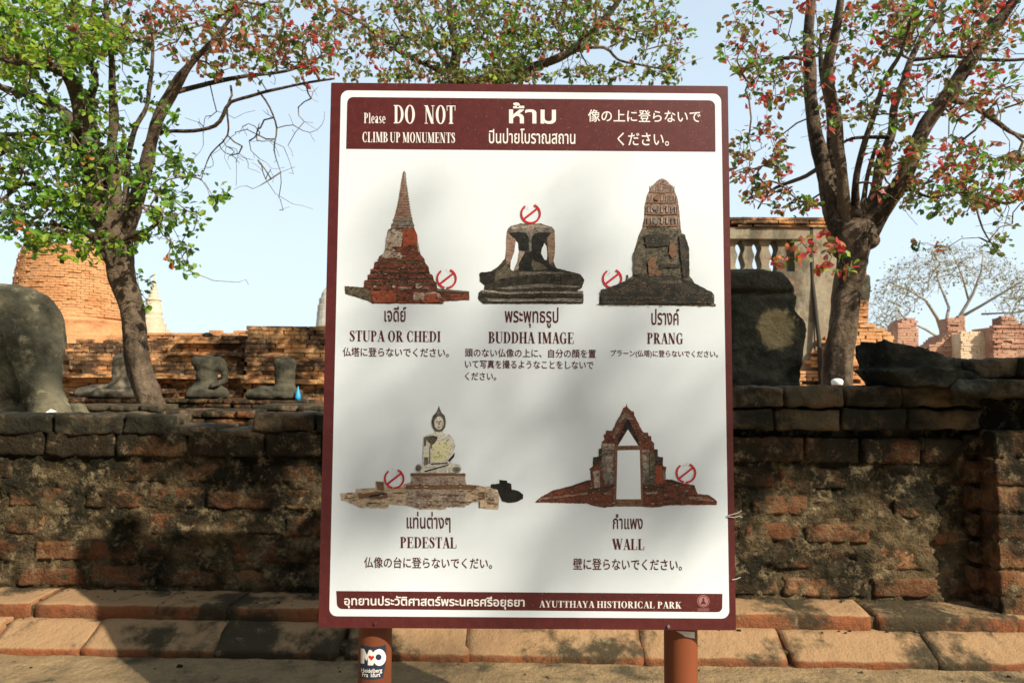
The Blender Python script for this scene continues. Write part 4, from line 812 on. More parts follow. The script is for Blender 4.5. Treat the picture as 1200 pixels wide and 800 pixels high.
def embolden(loops, off):
    """push every outline outward along its normals; outer loops run one way, holes the other"""
    if not off: return loops
    areas = [sum(q[i - 1][0] * q[i][1] - q[i][0] * q[i - 1][1] for i in range(len(q))) for q in loops]
    sg = 1 if sum(areas) > 0 else -1; out = []
    for q in loops:
        n = len(q); r = []
        for i in range(n):
            a = Vector(q[i - 1]); b = Vector(q[(i + 1) % n]); p = Vector(q[i]); u = (p - a); w = (b - p)
            if u.length < 1e-7 or w.length < 1e-7: r.append(q[i]); continue
            u.normalize(); w.normalize(); nn = Vector((u.y + w.y, -(u.x + w.x)))
            if nn.length < 1e-4: r.append(q[i]); continue
            nn.normalize(); k = max(0.5, nn.dot(Vector((u.y, -u.x)))); r.append(tuple(p + nn * (off * sg / k)))
        out.append(r)
    return out
def print_text(name, text, box, mt, off=0.02, lay=3, parent=None):
    lp = embolden(font_loops(text, off), off); xs = [p[0] for l in lp for p in l]; ys = [p[1] for l in lp for p in l]; x0, x1, y0, y1 = min(xs), max(xs), min(ys), max(ys); mf = bilin(box, lay=lay)
    mb = MB()
    # fill by clusters of touching glyphs to keep it quick
    lp.sort(key=lambda l: min(p[0] for p in l)); cl = []; cur = []; mx_ = -9
    for l in lp:
        a, b = min(p[0] for p in l), max(p[0] for p in l)
        if cur and a > mx_: cl.append(cur); cur = []
        cur.append(l); mx_ = max(mx_, b) if len(cur) > 1 else b
    cl.append(cur)
    for c in cl: fill(c, mb, lambda p: mf((p[0] - x0) / (x1 - x0), (p[1] - y0) / (y1 - y0)))
    return mb.build(name, mt, parent or sign)
# --- bold condensed serif capitals, drawn here stroke by stroke (height 1)
def ell(cx, cy, rx, ry, a0=0, a1=360, n=28): return [(cx + rx * math.cos(R(a0 + (a1 - a0) * i / n)), cy + ry * math.sin(R(a0 + (a1 - a0) * i / n))) for i in range(n + (a1 - a0 < 360))]
def rc(x0, y0, x1, y1): return [(x0, y0), (x1, y0), (x1, y1), (x0, y1)]
def par(x0, y0, x1, y1, w): return [(x0 - w / 2, y0), (x0 + w / 2, y0), (x1 + w / 2, y1), (x1 - w / 2, y1)] if y1 > y0 else par(x1, y1, x0, y0, w)
TK, TN, SE = 0.17, 0.05, 0.045
def stem(x, y0=0, y1=1, w=TK, a=1, b=1, e=0.07):
    o = [rc(x, y0, x + w, y1)]
    if a: o.append([(x - e, y0), (x + w + e, y0), (x + w + e, y0 + SE * .7), (x + w, y0 + SE * 1.6), (x, y0 + SE * 1.6), (x - e, y0 + SE * .7)])
    if b: o.append([(x - e, y1 - SE * .7), (x, y1 - SE * 1.6), (x + w, y1 - SE * 1.6), (x + w + e, y1 - SE * .7), (x + w + e, y1), (x - e, y1)])
    return o
def ring(cx, cy, rx, ry, tk=TK, tn=TN, a0=0, a1=360, n=30):
    if a1 - a0 >= 360: return [ell(cx, cy, rx, ry, n=n), ell(cx, cy, rx - tk, ry - tn, n=n)[::-1]]
    return [ell(cx, cy, rx, ry, a0, a1, n) + ell(cx, cy, rx - tk, ry - tn, a0, a1, n)[::-1]]
def stroke(pts):
    """x, y, width triples"""
    o = []; 
    L = []; Rr = []
    for i, (x, y, w) in enumerate(pts):
        a = pts[max(i - 1, 0)]; b = pts[min(i + 1, len(pts) - 1)]; d = Vector((b[0] - a[0], b[1] - a[1])).normalized(); L.append((x - d.y * w / 2, y + d.x * w / 2)); Rr.append((x + d.y * w / 2, y - d.x * w / 2))
    for i in range(len(L) - 1): o.append([Rr[i], Rr[i + 1], L[i + 1], L[i]])
    for x, y, w in pts: o.append(ell(x, y, w / 2, w / 2, n=8))
    return [q if sum(q[i - 1][0] * q[i][1] - q[i][0] * q[i - 1][1] for i in range(len(q))) > 0 else q[::-1] for q in o]
def curve(p, k=5):
    o = []
    for i in range(len(p) - 1):
        a = p[max(i - 1, 0)]; b = p[i]; c = p[i + 1]; d = p[min(i + 2, len(p) - 1)]
        for j in range(k):
            u = j / k; o.append(tuple(0.5 * (2 * b[q] + (c[q] - a[q]) * u + (2 * a[q] - 5 * b[q] + 4 * c[q] - d[q]) * u * u + (3 * b[q] - a[q] - 3 * c[q] + d[q]) * u ** 3) for q in range(3)))
    o.append(p[-1]); return o
GL = {
 'A': (0.66, [par(.10, 0, .33, 1, .05), par(.55, 0, .33, 1, .18), rc(.17, .30, .47, .35), rc(.0, 0, .22, .04), rc(.40, 0, .70, .04)]),
 'B': (0.62, stem(.08) + ring(.26, .755, .27, .245, .15, .045, -90, 90) + ring(.26, .26, .33, .26, .17, .045, -90, 90) + [rc(.2, .96, .27, 1), rc(.2, 0, .27, .045), rc(.2, .49, .27, .535)]),
 'C': (0.64, ring(.34, .5, .32, .52, .17, .05, 48, 312) + [rc(.54, .64, .58, .98), rc(.54, .02, .57, .30)]),
 'D': (0.70, stem(.08) + ring(.28, .5, .38, .5, .17, .045, -90, 90) + [rc(.2, .955, .29, 1), rc(.2, 0, .29, .045)]),
 'E': (0.62, stem(.08) + [rc(.2, .955, .55, 1), rc(.2, 0, .58, .045), rc(.2, .48, .42, .53), par(.53, .74, .53, 1, .04), par(.56, 0, .56, .28, .04), rc(.39, .38, .43, .63)]),
 'G': (0.70, ring(.34, .5, .32, .52, .17, .05, 48, 312) + [rc(.54, .64, .58, .98), rc(.46, .03, .61, .44), rc(.38, .42, .68, .46)]),
 'H': (0.74, stem(.08) + stem(.50) + [rc(.2, .48, .52, .53)]),
 'I': (0.36, stem(.09)),
 'K': (0.70, stem(.08) + [par(.24, .42, .56, 1, .05), par(.33, .56, .55, 0, .19), rc(.44, .96, .68, 1), rc(.40, 0, .72, .04)]),
 'L': (0.62, stem(.08) + [rc(.2, 0, .56, .045), par(.54, 0, .56, .32, .045)]),
 'M': (0.90, stem(.64) + [rc(.10, 0, .145, 1), par(.14, 1, .42, .04, .19), par(.42, .04, .66, 1, .05), rc(.02, 0, .24, .04), rc(.02, .96, .22, 1)]),
 'N': (0.74, [rc(.10, 0, .15, 1), rc(.56, 0, .61, 1), par(.14, 1, .56, 0, .19), rc(.02, 0, .24, .04), rc(.0, .96, .20, 1), rc(.48, .96, .70, 1)]),
 'O': (0.72, ring(.35, .5, .33, .52, .175, .05)),
 'P': (0.60, stem(.08) + ring(.26, .735, .29, .265, .16, .045, -90, 90) + [rc(.2, .955, .27, 1), rc(.2, .47, .27, .515)]),
 'R': (0.70, stem(.08) + ring(.26, .745, .29, .255, .16, .045, -90, 90) + [rc(.2, .955, .27, 1), rc(.2, .49, .27, .535), par(.33, .52, .56, 0, .18), rc(.46, 0, .72, .04)]),
 'S': (0.54, stroke(curve([(.42, .80, .06), (.36, .93, .07), (.25, .965, .06), (.13, .90, .11), (.11, .75, .15), (.22, .60, .18), (.34, .46, .19), (.42, .29, .16), (.38, .12, .11), (.25, .035, .06), (.12, .08, .07), (.07, .24, .06)])) + [rc(.41, .68, .45, .98), rc(.05, .02, .085, .33)]),
 'T': (0.62, stem(.225, 0, 1, TK, 1, 0) + [rc(.02, .955, .60, 1), par(.04, .72, .03, 1, .04), par(.58, .72, .59, 1, .04)]),
 'U': (0.72, [rc(.08, .26, .25, 1), rc(.02, .96, .31, 1), rc(.57, .26, .62, 1), rc(.49, .96, .70, 1)] + [ell(.35, .28, .27, .30, 180, 360, 16) + ell(.41, .28, .16, .235, 180, 360, 16)[::-1]]),
 'W': (0.98, [par(.34, .02, .12, 1, .18), par(.34, .02, .50, .92, .05), par(.70, .02, .48, 1, .18), par(.70, .02, .88, 1, .05), rc(.0, .96, .26, 1), rc(.36, .96, .62, 1), rc(.78, .96, .98, 1)]),
 'Y': (0.68, [rc(.265, 0, .43, .46), rc(.18, 0, .51, .04), par(.34, .42, .12, 1, .18), par(.36, .42, .57, 1, .05), rc(.0, .96, .26, 1), rc(.46, .96, .68, 1)]),
 'l': (0.32, stem(.08, 0, 1, .14, 1, 0) + [rc(.01, .96, .14, 1)]),
 'e': (0.48, ring(.24, .34, .22, .36, .13, .045, 0, 318) + [rc(.12, .34, .45, .385)]),
 'a': (0.50, stroke(curve([(.09, .54, .09), (.16, .66, .05), (.27, .66, .10), (.33, .54, .13), (.33, .3, .14), (.33, .08, .13), (.44, .05, .06)])) + stroke(curve([(.30, .42, .06), (.14, .32, .10), (.10, .16, .14), (.18, .05, .09), (.30, .14, .05)]))),
 's': (0.40, stroke(curve([(.31, .56, .05), (.22, .67, .05), (.11, .60, .10), (.13, .45, .13), (.25, .30, .14), (.31, .16, .11), (.2, .03, .05), (.07, .12, .06)]))),
}
def serif(name, text, box, mt, parent=None, space=0.30, lay=3, gap=0.03):
    x = 0; gl = []
    for ch in text:
        if ch == ' ': x += space; continue
        w, lp = GL[ch]; gl.append([[(p[0] + x, p[1]) for p in (l if True else l)] for l in lp]); x += w + gap
    xs = [p[0] for g in gl for l in g for p in l]; x0, x1 = min(xs), max(xs); mf = bilin(box, lay=lay); mb = MB()
    hole = {'O'}
    for g in gl:
        lo = []
        for l in g: lo.append(l)
        fill(fixwind(lo), mb, lambda p: mf((p[0] - x0) / (x1 - x0), p[1]))
    return mb.build(name, mt, parent or sign)
def fixwind(lo):
    out = []
    for i, l in enumerate(lo):
        ar = sum(l[j - 1][0] * l[j][1] - l[j][0] * l[j - 1][1] for j in range(len(l)))
        hole = ar < 0 and i == 1 and len(lo) == 2
        out.append(l if (ar > 0 or hole) else l[::-1])
    return out
IW, IK = M['inkwhite'], M['ink']
serif('lettering', 'Please', (426.5, 451.8, 132.5, 144.6), IW, parent=header)
serif('lettering', 'DO', (461.4, 486.2, 123.4, 144.8), IW, parent=header)
serif('lettering', 'NOT', (497.2, 533.7, 123.8, 145.2), IW, parent=header)
serif('lettering', 'CLIMB UP MONUMENTS', (424.8, 533.3, 155.2, 167.2), IW, space=.22, parent=header)
print_text('lettering', 'ห้าม', (596.5, 651.5, 120.5, 145.2), IW, .020, parent=header)
print_text('lettering', 'ปีนป่ายโบราณสถาน', (573, 674.2, 150.6, 168.6), IW, .010, parent=header)
print_text('lettering', '像の上に登らないで', (689, 821, 129, 143.5), IW, .009, parent=header)
print_text('lettering', 'ください。', (723.7, 784, 155.5, 171), IW, .009, parent=header)
print_text('lettering', 'เจดีย์', (450.6, 476, 358.8, 377), IK, .012)
serif('lettering', 'STUPA OR CHEDI', (410, 516.4, 387.6, 400.2), IK, space=.28)
print_text('lettering', '仏塔に登らないでください。', (401.6, 526, 407.2, 418), IK, .010)
print_text('lettering', 'พระพุทธรูป', (591.6, 654.5, 360, 384), IK, .012)
serif('lettering', 'BUDDHA IMAGE', (572.4, 672.4, 389, 402.2), IK, space=.28)
print_text('lettering', '頭のない仏像の上に、自分の顔を置', (545, 698.4, 408.6, 418.8), IK, .010)
print_text('lettering', 'いて写真を撮るようなことをしないで', (545, 695.6, 422, 432), IK, .010)
print_text('lettering', 'ください。', (545, 581.6, 436, 445.4), IK, .010)
print_text('lettering', 'ปรางค์', (763.5, 796, 361.8, 380.8), IK, .012)
serif('lettering', 'PRANG', (758.4, 800.6, 390, 402.8), IK)
print_text('lettering', 'プラーン(仏塔)に登らないでください。', (715.6, 841.6, 410.2, 419.4), IK, .010)
print_text('lettering', 'แท่นต่างๆ', (476.7, 528, 599.4, 623.4), IK, .012)
serif('lettering', 'PEDESTAL', (469, 535, 629, 641.8), IK)
print_text('lettering', '仏像の台に登らないでくだい。', (426.7, 576.7, 652.6, 665.6), IK, .010)
print_text('lettering', 'กำแพง', (718.3, 753.3, 602, 619.8), IK, .012)
serif('lettering', 'WALL', (717.5, 755, 631, 643.8), IK)
print_text('lettering', '壁に登らないでください。', (671.7, 799.2, 654, 667.6), IK, .010)
print_text('lettering', 'อุทยานประวัติศาสตร์พระนครศรีอยุธยา', (403.3, 614.8, 698, 713), IW, .02, parent=footer)
serif('lettering', 'AYUTTHAYA HISTIORICAL PARK', (632, 798.8, 704, 711.8), IW, space=.26, parent=footer)
# --- the little seal in the footer
def pxmesh(name, loops_mats, lay, mats, parent=None):
    mb = MB(); n = 0
    for lps, mi in loops_mats:
        fill(lps if isinstance(lps[0], list) else [lps], mb, lambda p, n=n: SP(p[0], p[1], lay + 0.15 * n), mi); n += 1
    return mb.build(name, mats, parent or sign)
def circ(cx, cy, r, n=28): return [(cx + r * math.cos(2 * math.pi * i / n), cy + r * math.sin(2 * math.pi * i / n)) for i in range(n)]
ec = (824.2, 703.8)
pxmesh('seal', [([circ(*ec, 7.2), circ(*ec, 6.4)[::-1]], 0), (circ(*ec, 5.6), 0), ([(821, 707.5), (827.5, 707.5), (826.6, 705), (825.2, 704), (825.6, 701.8), (824.2, 699.2), (822.9, 701.8), (823.2, 704), (821.8, 705)], 1),
    ([(817.5, 712.6), (831, 712.6), (831, 713.4), (817.5, 713.4)], 0), ([(817.5, 714.6), (831, 714.6), (831, 715.3), (817.5, 715.3)], 0)], 3, [M['pink'], M['maroon']], footer)
# --- the printed pictures
def pmat(name, a, b, c, sc=130, lo=.45, hi=.6, st=(1, 1, 1)):
    lo -= .035; k_ = .78 if b[0] < .5 else 1; a, b, c = [tuple(q * k_ for q in z) for z in (a, b, c)]
    n = N(name); col = n.mix(n.rng(n.noise(sc, 8, .7, st), .38, .62), a, b); col = n.mix(n.rng(n.noise(sc * .45, 9, .75, st, 4.4), lo, hi, 0, .9), col, c); col = n.mix(n.rng(n.noise(sc * 2.4, 3, .6, st), .52, .62, 0, .75), col, tuple(q * .3 for q in a)); return n.fin(col, .45, .3)
PM = [pmat('print_laterite', (.17, .045, .025), (.26, .09, .05), (.06, .025, .018), 120, .48, .6, (1, 1, 2)),       # 0
      pmat('print_plaster', (.50, .43, .35), (.32, .24, .19), (.16, .085, .06), 110, .52, .62),                    # 1
      pmat('print_dark_stone', (.040, .035, .026), (.085, .072, .052), (.016, .015, .012), 100, .48, .6),          # 2
      pmat('print_grey_stone', (.30, .27, .23), (.17, .15, .12), (.06, .052, .042), 120, .5, .62),                 # 3
      pmat('print_tan_brick', (.46, .33, .20), (.62, .52, .40), (.22, .13, .07), 110, .52, .62, (1, 1, 3)),         # 4
      pmat('print_spire_brown', (.30, .17, .12), (.42, .30, .23), (.13, .07, .05), 160, .5, .62, (1, 1, 2)),        # 5
      pmat('print_red_brick', (.30, .06, .025), (.36, .10, .05), (.12, .035, .02), 120, .55, .68, (1, 1, 2)),       # 6
      pmat('print_pale_figure', (.66, .65, .58), (.52, .49, .42), (.28, .24, .18), 90, .56, .68),                   # 7
      pmat('print_yellow_sash', (.66, .63, .34), (.62, .60, .42), (.6, .5, .2), 80, .56, .7),                       # 8
      pmat('print_olive_stone', (.10, .085, .055), (.19, .165, .115), (.045, .040, .028), 110, .5, .62),            # 9
      pmat('print_black', (.018, .017, .015), (.03, .028, .024), (.01, .01, .01), 90, .5, .6), M['white'],          # 10, 11
      pmat('print_wood', (.20, .10, .055), (.26, .15, .09), (.10, .05, .03), 90, .55, .7, (1, 1, 3))]               # 12
def t1(x, y): return (390 + x / 4.446, 190 + y / 4.444)       # zoomed-crop coordinates -> photograph pixels
def t2(x, y): return (630 + x / 4.446, 190 + y / 4.444)
def t7(x, y): return (380 + x / 4.8, 460 + y / 4.8)
def t8(x, y): return (620 + x / 4.8, 460 + y / 4.8)
def T(f, *xy): return [f(xy[i], xy[i + 1]) for i in range(0, len(xy), 2)]
def jag(pts, amp=.35, seed=1, seg=2.2):
    rr = random.Random(seed); o = []
    for i, p in enumerate(pts):
        q = pts[(i + 1) % len(pts)]; d = math.hypot(q[0] - p[0], q[1] - p[1]); n = max(1, int(d / seg))
        for k in range(n): u = k / n; o.append((p[0] + (q[0] - p[0]) * u + rr.uniform(-amp, amp), p[1] + (q[1] - p[1]) * u + rr.uniform(-amp, amp)))
    return o
def el(f, cx, cy, rx, ry, n=18, rot=0): return [f(cx + rx * math.cos(a) * math.cos(rot) - ry * math.sin(a) * math.sin(rot), cy + rx * math.cos(a) * math.sin(rot) + ry * math.sin(a) * math.cos(rot)) for a in [2 * math.pi * i / n for i in range(n)]]
def bands(f, x0, x1, ys, h, mi, bend=0):
    return [(T(f, x0, y + bend, (x0 + x1) / 2, y, x1, y + bend, x1, y + h + bend, (x0 + x1) / 2, y + h, x0, y + h + bend), mi) for y in ys]
def inside(p, poly):
    c = False; j = len(poly) - 1
    for i in range(len(poly)):
        if (poly[i][1] > p[1]) != (poly[j][1] > p[1]) and p[0] < (poly[j][0] - poly[i][0]) * (p[1] - poly[i][1]) / (poly[j][1] - poly[i][1] + 1e-12) + poly[i][0]: c = not c
        j = i
    return c
def speckle(L, n, pal, seed, w=(1.0, 4.5), h=(.5, 1.4), ylim=None):
    """brick-sized flecks printed over a picture, kept inside its outline and off its white openings"""
    rr = random.Random(seed); out = L[0][0]; holes = [l[0] for l in L if l[1] == 11]; xs = [p[0] for p in out]; ys = [p[1] for p in out]; g = {m_: [] for m_ in pal}
    for _ in range(n * 4):
        x, y = rr.uniform(min(xs), max(xs)), rr.uniform(min(ys), max(ys))
        if ylim and not (ylim[0] < y < ylim[1]): continue
        a, b = rr.uniform(*w) / 2, rr.uniform(*h) / 2; q = [(x - a, y - b * rr.uniform(.3, 1)), (x + a * rr.uniform(-.3, .3), y - b), (x + a, y - b * rr.uniform(.2, 1)), (x + a * rr.uniform(.6, 1), y + b * rr.uniform(.4, 1)), (x - a * rr.uniform(.5, 1), y + b)]
        if all(inside(p, out) for p in q) and not any(inside(p, hl) for p in q for hl in holes): g[rr.choice(pal)].append(q)
        if sum(len(v) for v in g.values()) > n: break
    for m_ in g:
        if g[m_]: L.append((g[m_], m_))
# stupa
S = []
S.append((jag(T(t1, 62, 645, 160, 652, 165, 615, 180, 612, 182, 585, 195, 583, 197, 558, 212, 555, 218, 520, 235, 515, 240, 490, 262, 478, 272, 455, 280, 390, 288, 352, 305, 340, 306, 322, 320, 318, 318, 300, 325, 270, 345, 190, 358, 100, 366, 55, 372, 44, 380, 60, 384, 110, 395, 190, 404, 265, 414, 295, 413, 318, 424, 325, 423, 340, 438, 375, 444, 430, 458, 480, 475, 500, 485, 530, 500, 548, 505, 580, 522, 590, 528, 618, 540, 625, 545, 658, 712, 672, 711, 718, 580, 724, 575, 738, 205, 735, 190, 722, 66, 684), .3, 3), 0))
S.append((jag(T(t1, 325, 272, 345, 190, 358, 100, 372, 44, 384, 110, 395, 190, 406, 268, 414, 295, 370, 300, 318, 296), .15, 4), 5))
S += [(T(t1, 372, 50, 378, 62, 383, 112, 380, 180, 374, 180), 1)]
for i, y in enumerate(range(90, 290, 14)):
    w = 8 + (y - 60) * 0.165; S.append((T(t1, 370 - w, y + 2, 370, y + 5, 370 + w, y + 2, 370 + w, y + 5, 370, y + 8, 370 - w, y + 5), 12))
S.append((jag(T(t1, 312, 296, 416, 296, 414, 306, 424, 326, 422, 340, 305, 342, 306, 322, 318, 312), .2, 5), 3)); S += bands(t1, 316, 414, [306], 5, 9, -2) + bands(t1, 308, 422, [330], 5, 9, -2)
S.append((jag(T(t1, 290, 352, 330, 345, 366, 352, 362, 400, 352, 470, 330, 478, 300, 500, 262, 490, 272, 455, 280, 395), .5, 6), 1)); S.append((jag(T(t1, 366, 348, 425, 346, 438, 375, 442, 430, 400, 436, 366, 440, 362, 400), .4, 7), 6))
S.append((jag(T(t1, 440, 400, 446, 425, 452, 470, 442, 470, 438, 430), .2, 8), 1)); S.append((jag(T(t1, 300, 440, 440, 440, 452, 480, 300, 478, 330, 460), .4, 9), 0)); S.append((jag(T(t1, 262, 476, 350, 470, 366, 490, 350, 504, 330, 500, 250, 500), .3, 9), 1))
S += bands(t1, 232, 480, [508, 522], 4, 9, -3) + bands(t1, 212, 500, [550], 5, 2, -3) + bands(t1, 196, 506, [574], 6, 2, -3) + bands(t1, 184, 524, [604], 6, 2, -3) + bands(t1, 170, 530, [630], 5, 9, -2)
S.append((jag(T(t1, 64, 648, 160, 655, 200, 672, 200, 730, 190, 720, 68, 682), .2, 10), 9)); S.append((jag(T(t1, 200, 672, 330, 668, 328, 728, 208, 732), .3, 11), 6)); S.append((T(t1, 610, 676, 612, 676, 612, 718, 610, 718), 2)); S.append((T(t1, 328, 668, 332, 668, 332, 724, 329, 724), 2))
S.append((jag(T(t1, 420, 680, 540, 676, 560, 690, 572, 712, 520, 706, 470, 716, 420, 716), .6, 12), 1)); S.append((jag(T(t1, 480, 690, 540, 684, 560, 730, 470, 732), .5, 13), 6)); S.append((jag(T(t1, 340, 650, 410, 650, 410, 660, 340, 658), .2, 14), 1)); S.append((jag(T(t1, 430, 632, 455, 632, 470, 650, 500, 652, 500, 662, 430, 656), .3, 15), 1))
S += [(el(t1, 318, 648, 9, 8), 1), (el(t1, 220, 648, 8, 6), 1), (jag(T(t1, 540, 660, 612, 666, 710, 674, 710, 682, 612, 676, 545, 672), .2, 16), 9)]
speckle(S, 330, [2, 2, 10, 0, 6, 5], 1, ylim=(262, 356)); speckle(S, 60, [12, 5, 3], 11, (.8, 2.4), (.4, .9), (205, 262))
pxmesh('printed_stupa', S, 3, PM)
# headless seated image, seen on its stone seat: drawn in the photograph's pixels
def t9(x, y): return (500 + x / 5.558, 220 + y / 5.558)
B = []
B.append((jag([(562, 320), (575, 318), (584, 312), (592, 303), (594, 290), (594, 272), (598, 265), (610, 262), (634, 262), (646, 266), (650, 272), (650, 295), (648, 305), (652, 314), (668, 318), (680, 321), (685, 328), (682, 337), (676, 341), (684, 345), (684, 352), (683, 356), (566, 356), (560, 350), (561, 343), (567, 340), (568, 334), (562, 330)], .3, 1), 2))
B.append((jag(T(t9, 525, 275, 545, 250, 600, 238, 680, 233, 760, 238, 815, 255, 835, 280, 832, 295, 780, 290, 730, 292, 700, 298, 684, 330, 680, 415, 668, 415, 664, 320, 650, 295, 600, 288, 540, 292), .25, 2), 3))
B.append((jag(T(t9, 550, 255, 620, 245, 700, 240, 790, 252, 800, 262, 700, 256, 690, 285, 662, 285, 650, 262, 560, 270), .25, 2), 1))
B.append((jag(T(t9, 522, 290, 575, 300, 582, 350, 572, 420, 556, 470, 545, 500, 520, 500, 516, 440), .25, 5), 5)); B.append((jag(T(t9, 785, 300, 835, 292, 836, 420, 826, 480, 800, 500, 790, 420), .25, 6), 5))
B.append((T(t9, 516, 408, 560, 412, 560, 418, 516, 414), 1)); B.append((T(t9, 790, 412, 834, 412, 834, 420, 790, 418), 1))
B.append((jag(T(t9, 580, 345, 594, 360, 600, 420, 590, 480, 565, 540, 544, 538, 548, 480, 570, 420), .12, 3), 11)); B.append((jag(T(t9, 600, 412, 640, 412, 630, 450, 610, 490, 595, 535, 566, 540, 588, 490), .15, 4), 1)); B.append((jag(T(t9, 765, 360, 780, 380, 786, 440, 782, 470, 768, 470, 745, 428, 752, 390), .12, 4), 11))
B.append((jag(T(t9, 530, 296, 600, 290, 650, 298, 668, 330, 664, 400, 640, 414, 606, 408, 596, 360, 578, 335), .3, 6), 10)); B.append((jag(T(t9, 690, 310, 720, 294, 770, 292, 810, 296, 780, 330, 758, 380, 742, 415, 700, 416, 684, 390), .3, 6), 10))
B.append((jag(T(t9, 640, 425, 690, 418, 735, 424, 770, 478, 800, 500, 830, 535, 600, 540, 600, 500, 620, 455), .3, 7), 10)); B.append((jag(T(t9, 690, 470, 760, 500, 790, 530, 700, 540, 680, 500), .3, 7), 9))
B.append((jag(T(t9, 350, 552, 440, 545, 440, 620, 360, 620), .3, 7), 10)); B.append((jag(T(t9, 440, 560, 520, 500, 560, 540, 700, 548, 860, 548, 880, 552, 700, 570, 560, 580, 450, 600), .4, 8), 9)); B.append((jag(T(t9, 600, 552, 740, 545, 880, 552, 960, 560, 740, 560, 620, 566), .3, 8), 3))
B.append((jag(T(t9, 440, 655, 560, 640, 740, 625, 1000, 640, 1000, 650, 740, 648, 560, 664), .3, 9), 3)); B.append((jag(T(t9, 350, 668, 500, 672, 1020, 672, 1020, 690, 740, 688, 500, 694, 360, 686), .3, 9), 9)); B.append((jag(T(t9, 345, 665, 420, 668, 520, 684, 760, 676, 1020, 680, 1020, 686, 760, 684, 520, 692, 420, 680), .2, 9), 1))
B.append((jag(T(t9, 380, 716, 520, 722, 760, 716, 1015, 722, 1015, 744, 760, 738, 520, 744, 400, 738), .3, 10), 3)); B.append((jag(T(t9, 390, 708, 620, 712, 1010, 708, 1010, 714, 620, 722, 400, 718), .2, 10), 10)); B.append((jag(T(t9, 420, 730, 620, 730, 900, 724, 900, 730, 620, 738, 430, 738), .2, 11), 1))
speckle(B, 110, [10, 9, 3, 2], 2, (1, 5), (.4, 1.1), (300, 357)); speckle(B, 26, [3, 2, 9], 12, (.8, 3), (.5, 1.2), (263, 300))
pxmesh('printed_headless_image', B, 3, PM)
# prang
G_ = []
G_.append((jag(T(t2, 305, 742, 320, 738, 330, 662, 420, 655, 450, 645, 462, 588, 470, 585, 476, 605, 497, 590, 505, 560, 502, 470, 515, 420, 530, 375, 545, 345, 556, 290, 558, 230, 572, 170, 595, 125, 625, 95, 648, 84, 672, 95, 705, 130, 728, 185, 738, 250, 742, 310, 750, 370, 768, 378, 772, 410, 788, 440, 792, 590, 805, 610, 820, 632, 822, 658, 850, 668, 905, 672, 920, 690, 920, 735, 930, 740, 926, 752, 620, 745), .3, 1), 9))
G_.append((jag(T(t2, 552, 335, 556, 290, 558, 230, 572, 170, 595, 125, 625, 95, 648, 84, 672, 95, 705, 130, 728, 185, 738, 250, 742, 310, 742, 360, 700, 345, 650, 330, 600, 325, 575, 345, 545, 350), .2, 2), 5))
rr = random.Random(2)
for (y, h) in [(120, 36), (170, 40), (225, 44), (284, 44)]:
    hw = 30 + (y - 84) * 1.0 if y < 150 else (78 if y < 200 else (86 if y < 260 else 90)); n = 9
    for i in range(n):
        u = (i + .5) / n * 2 - 1; x = 648 + hw * math.sin(u * 1.45); w = max(2.5, hw / n * math.cos(u * 1.45) * 1.0); G_.append((T(t2, x - w * .5, y + 6 * u * u, x + w * .5, y + 6 * u * u, x + w * .6, y + h * .8, x - w * .6, y + h * .8), 1 if i % 3 else 3)); G_.append((T(t2, x + w * .55, y + 5, x + w * .9, y + 5, x + w * .9, y + h * .85, x + w * .55, y + h * .85), 2))
    G_ += bands(t2, 648 - hw, 648 + hw, [y + h], 6, 12, -4)
for i in range(7): a = -60 + i * 20; G_.append((T(t2, 648 + a * .35, 92 + abs(a) * .3, 650 + a * .35, 92 + abs(a) * .3, 648 + a * .75, 116, 644 + a * .75, 116), 1))
G_ += [(el(t2, 615, 302, 14, 16), 3), (el(t2, 622, 186, 16, 12), 12), (el(t2, 612, 240, 12, 10), 3)]
G_.append((jag(T(t2, 330, 668, 480, 610, 560, 580, 700, 590, 800, 620, 905, 676, 918, 735, 330, 738), .4, 3), 2)); G_.append((jag(T(t2, 590, 500, 612, 492, 618, 560, 640, 566, 640, 590, 580, 592, 575, 520), .4, 4), 12)); G_.append((jag(T(t2, 560, 380, 600, 360, 690, 380, 690, 430, 640, 440, 570, 440), .6, 5), 2)); G_.append((jag(T(t2, 500, 480, 540, 400, 552, 440, 545, 580, 505, 590), .6, 6), 9)); G_.append((jag(T(t2, 690, 420, 720, 430, 730, 480, 700, 500, 685, 470), .5, 7), 12)); G_.append((jag(T(t2, 640, 530, 740, 530, 745, 545, 640, 548), .5, 7), 2)); G_.append((jag(T(t2, 650, 620, 745, 612, 755, 630, 660, 632), .5, 8), 9)); G_.append((jag(T(t2, 738, 380, 768, 380, 790, 450, 792, 590, 760, 600, 745, 480), .3, 9), 2))
G_ += bands(t2, 340, 900, [690, 712], 4, 10)
speckle(G_, 360, [2, 10, 9, 12, 10], 3, ylim=(262, 358)); speckle(G_, 90, [2, 12, 10], 13, (.8, 2.4), (.5, 1.6), (208, 264))
pxmesh('printed_prang', G_, 3, PM)
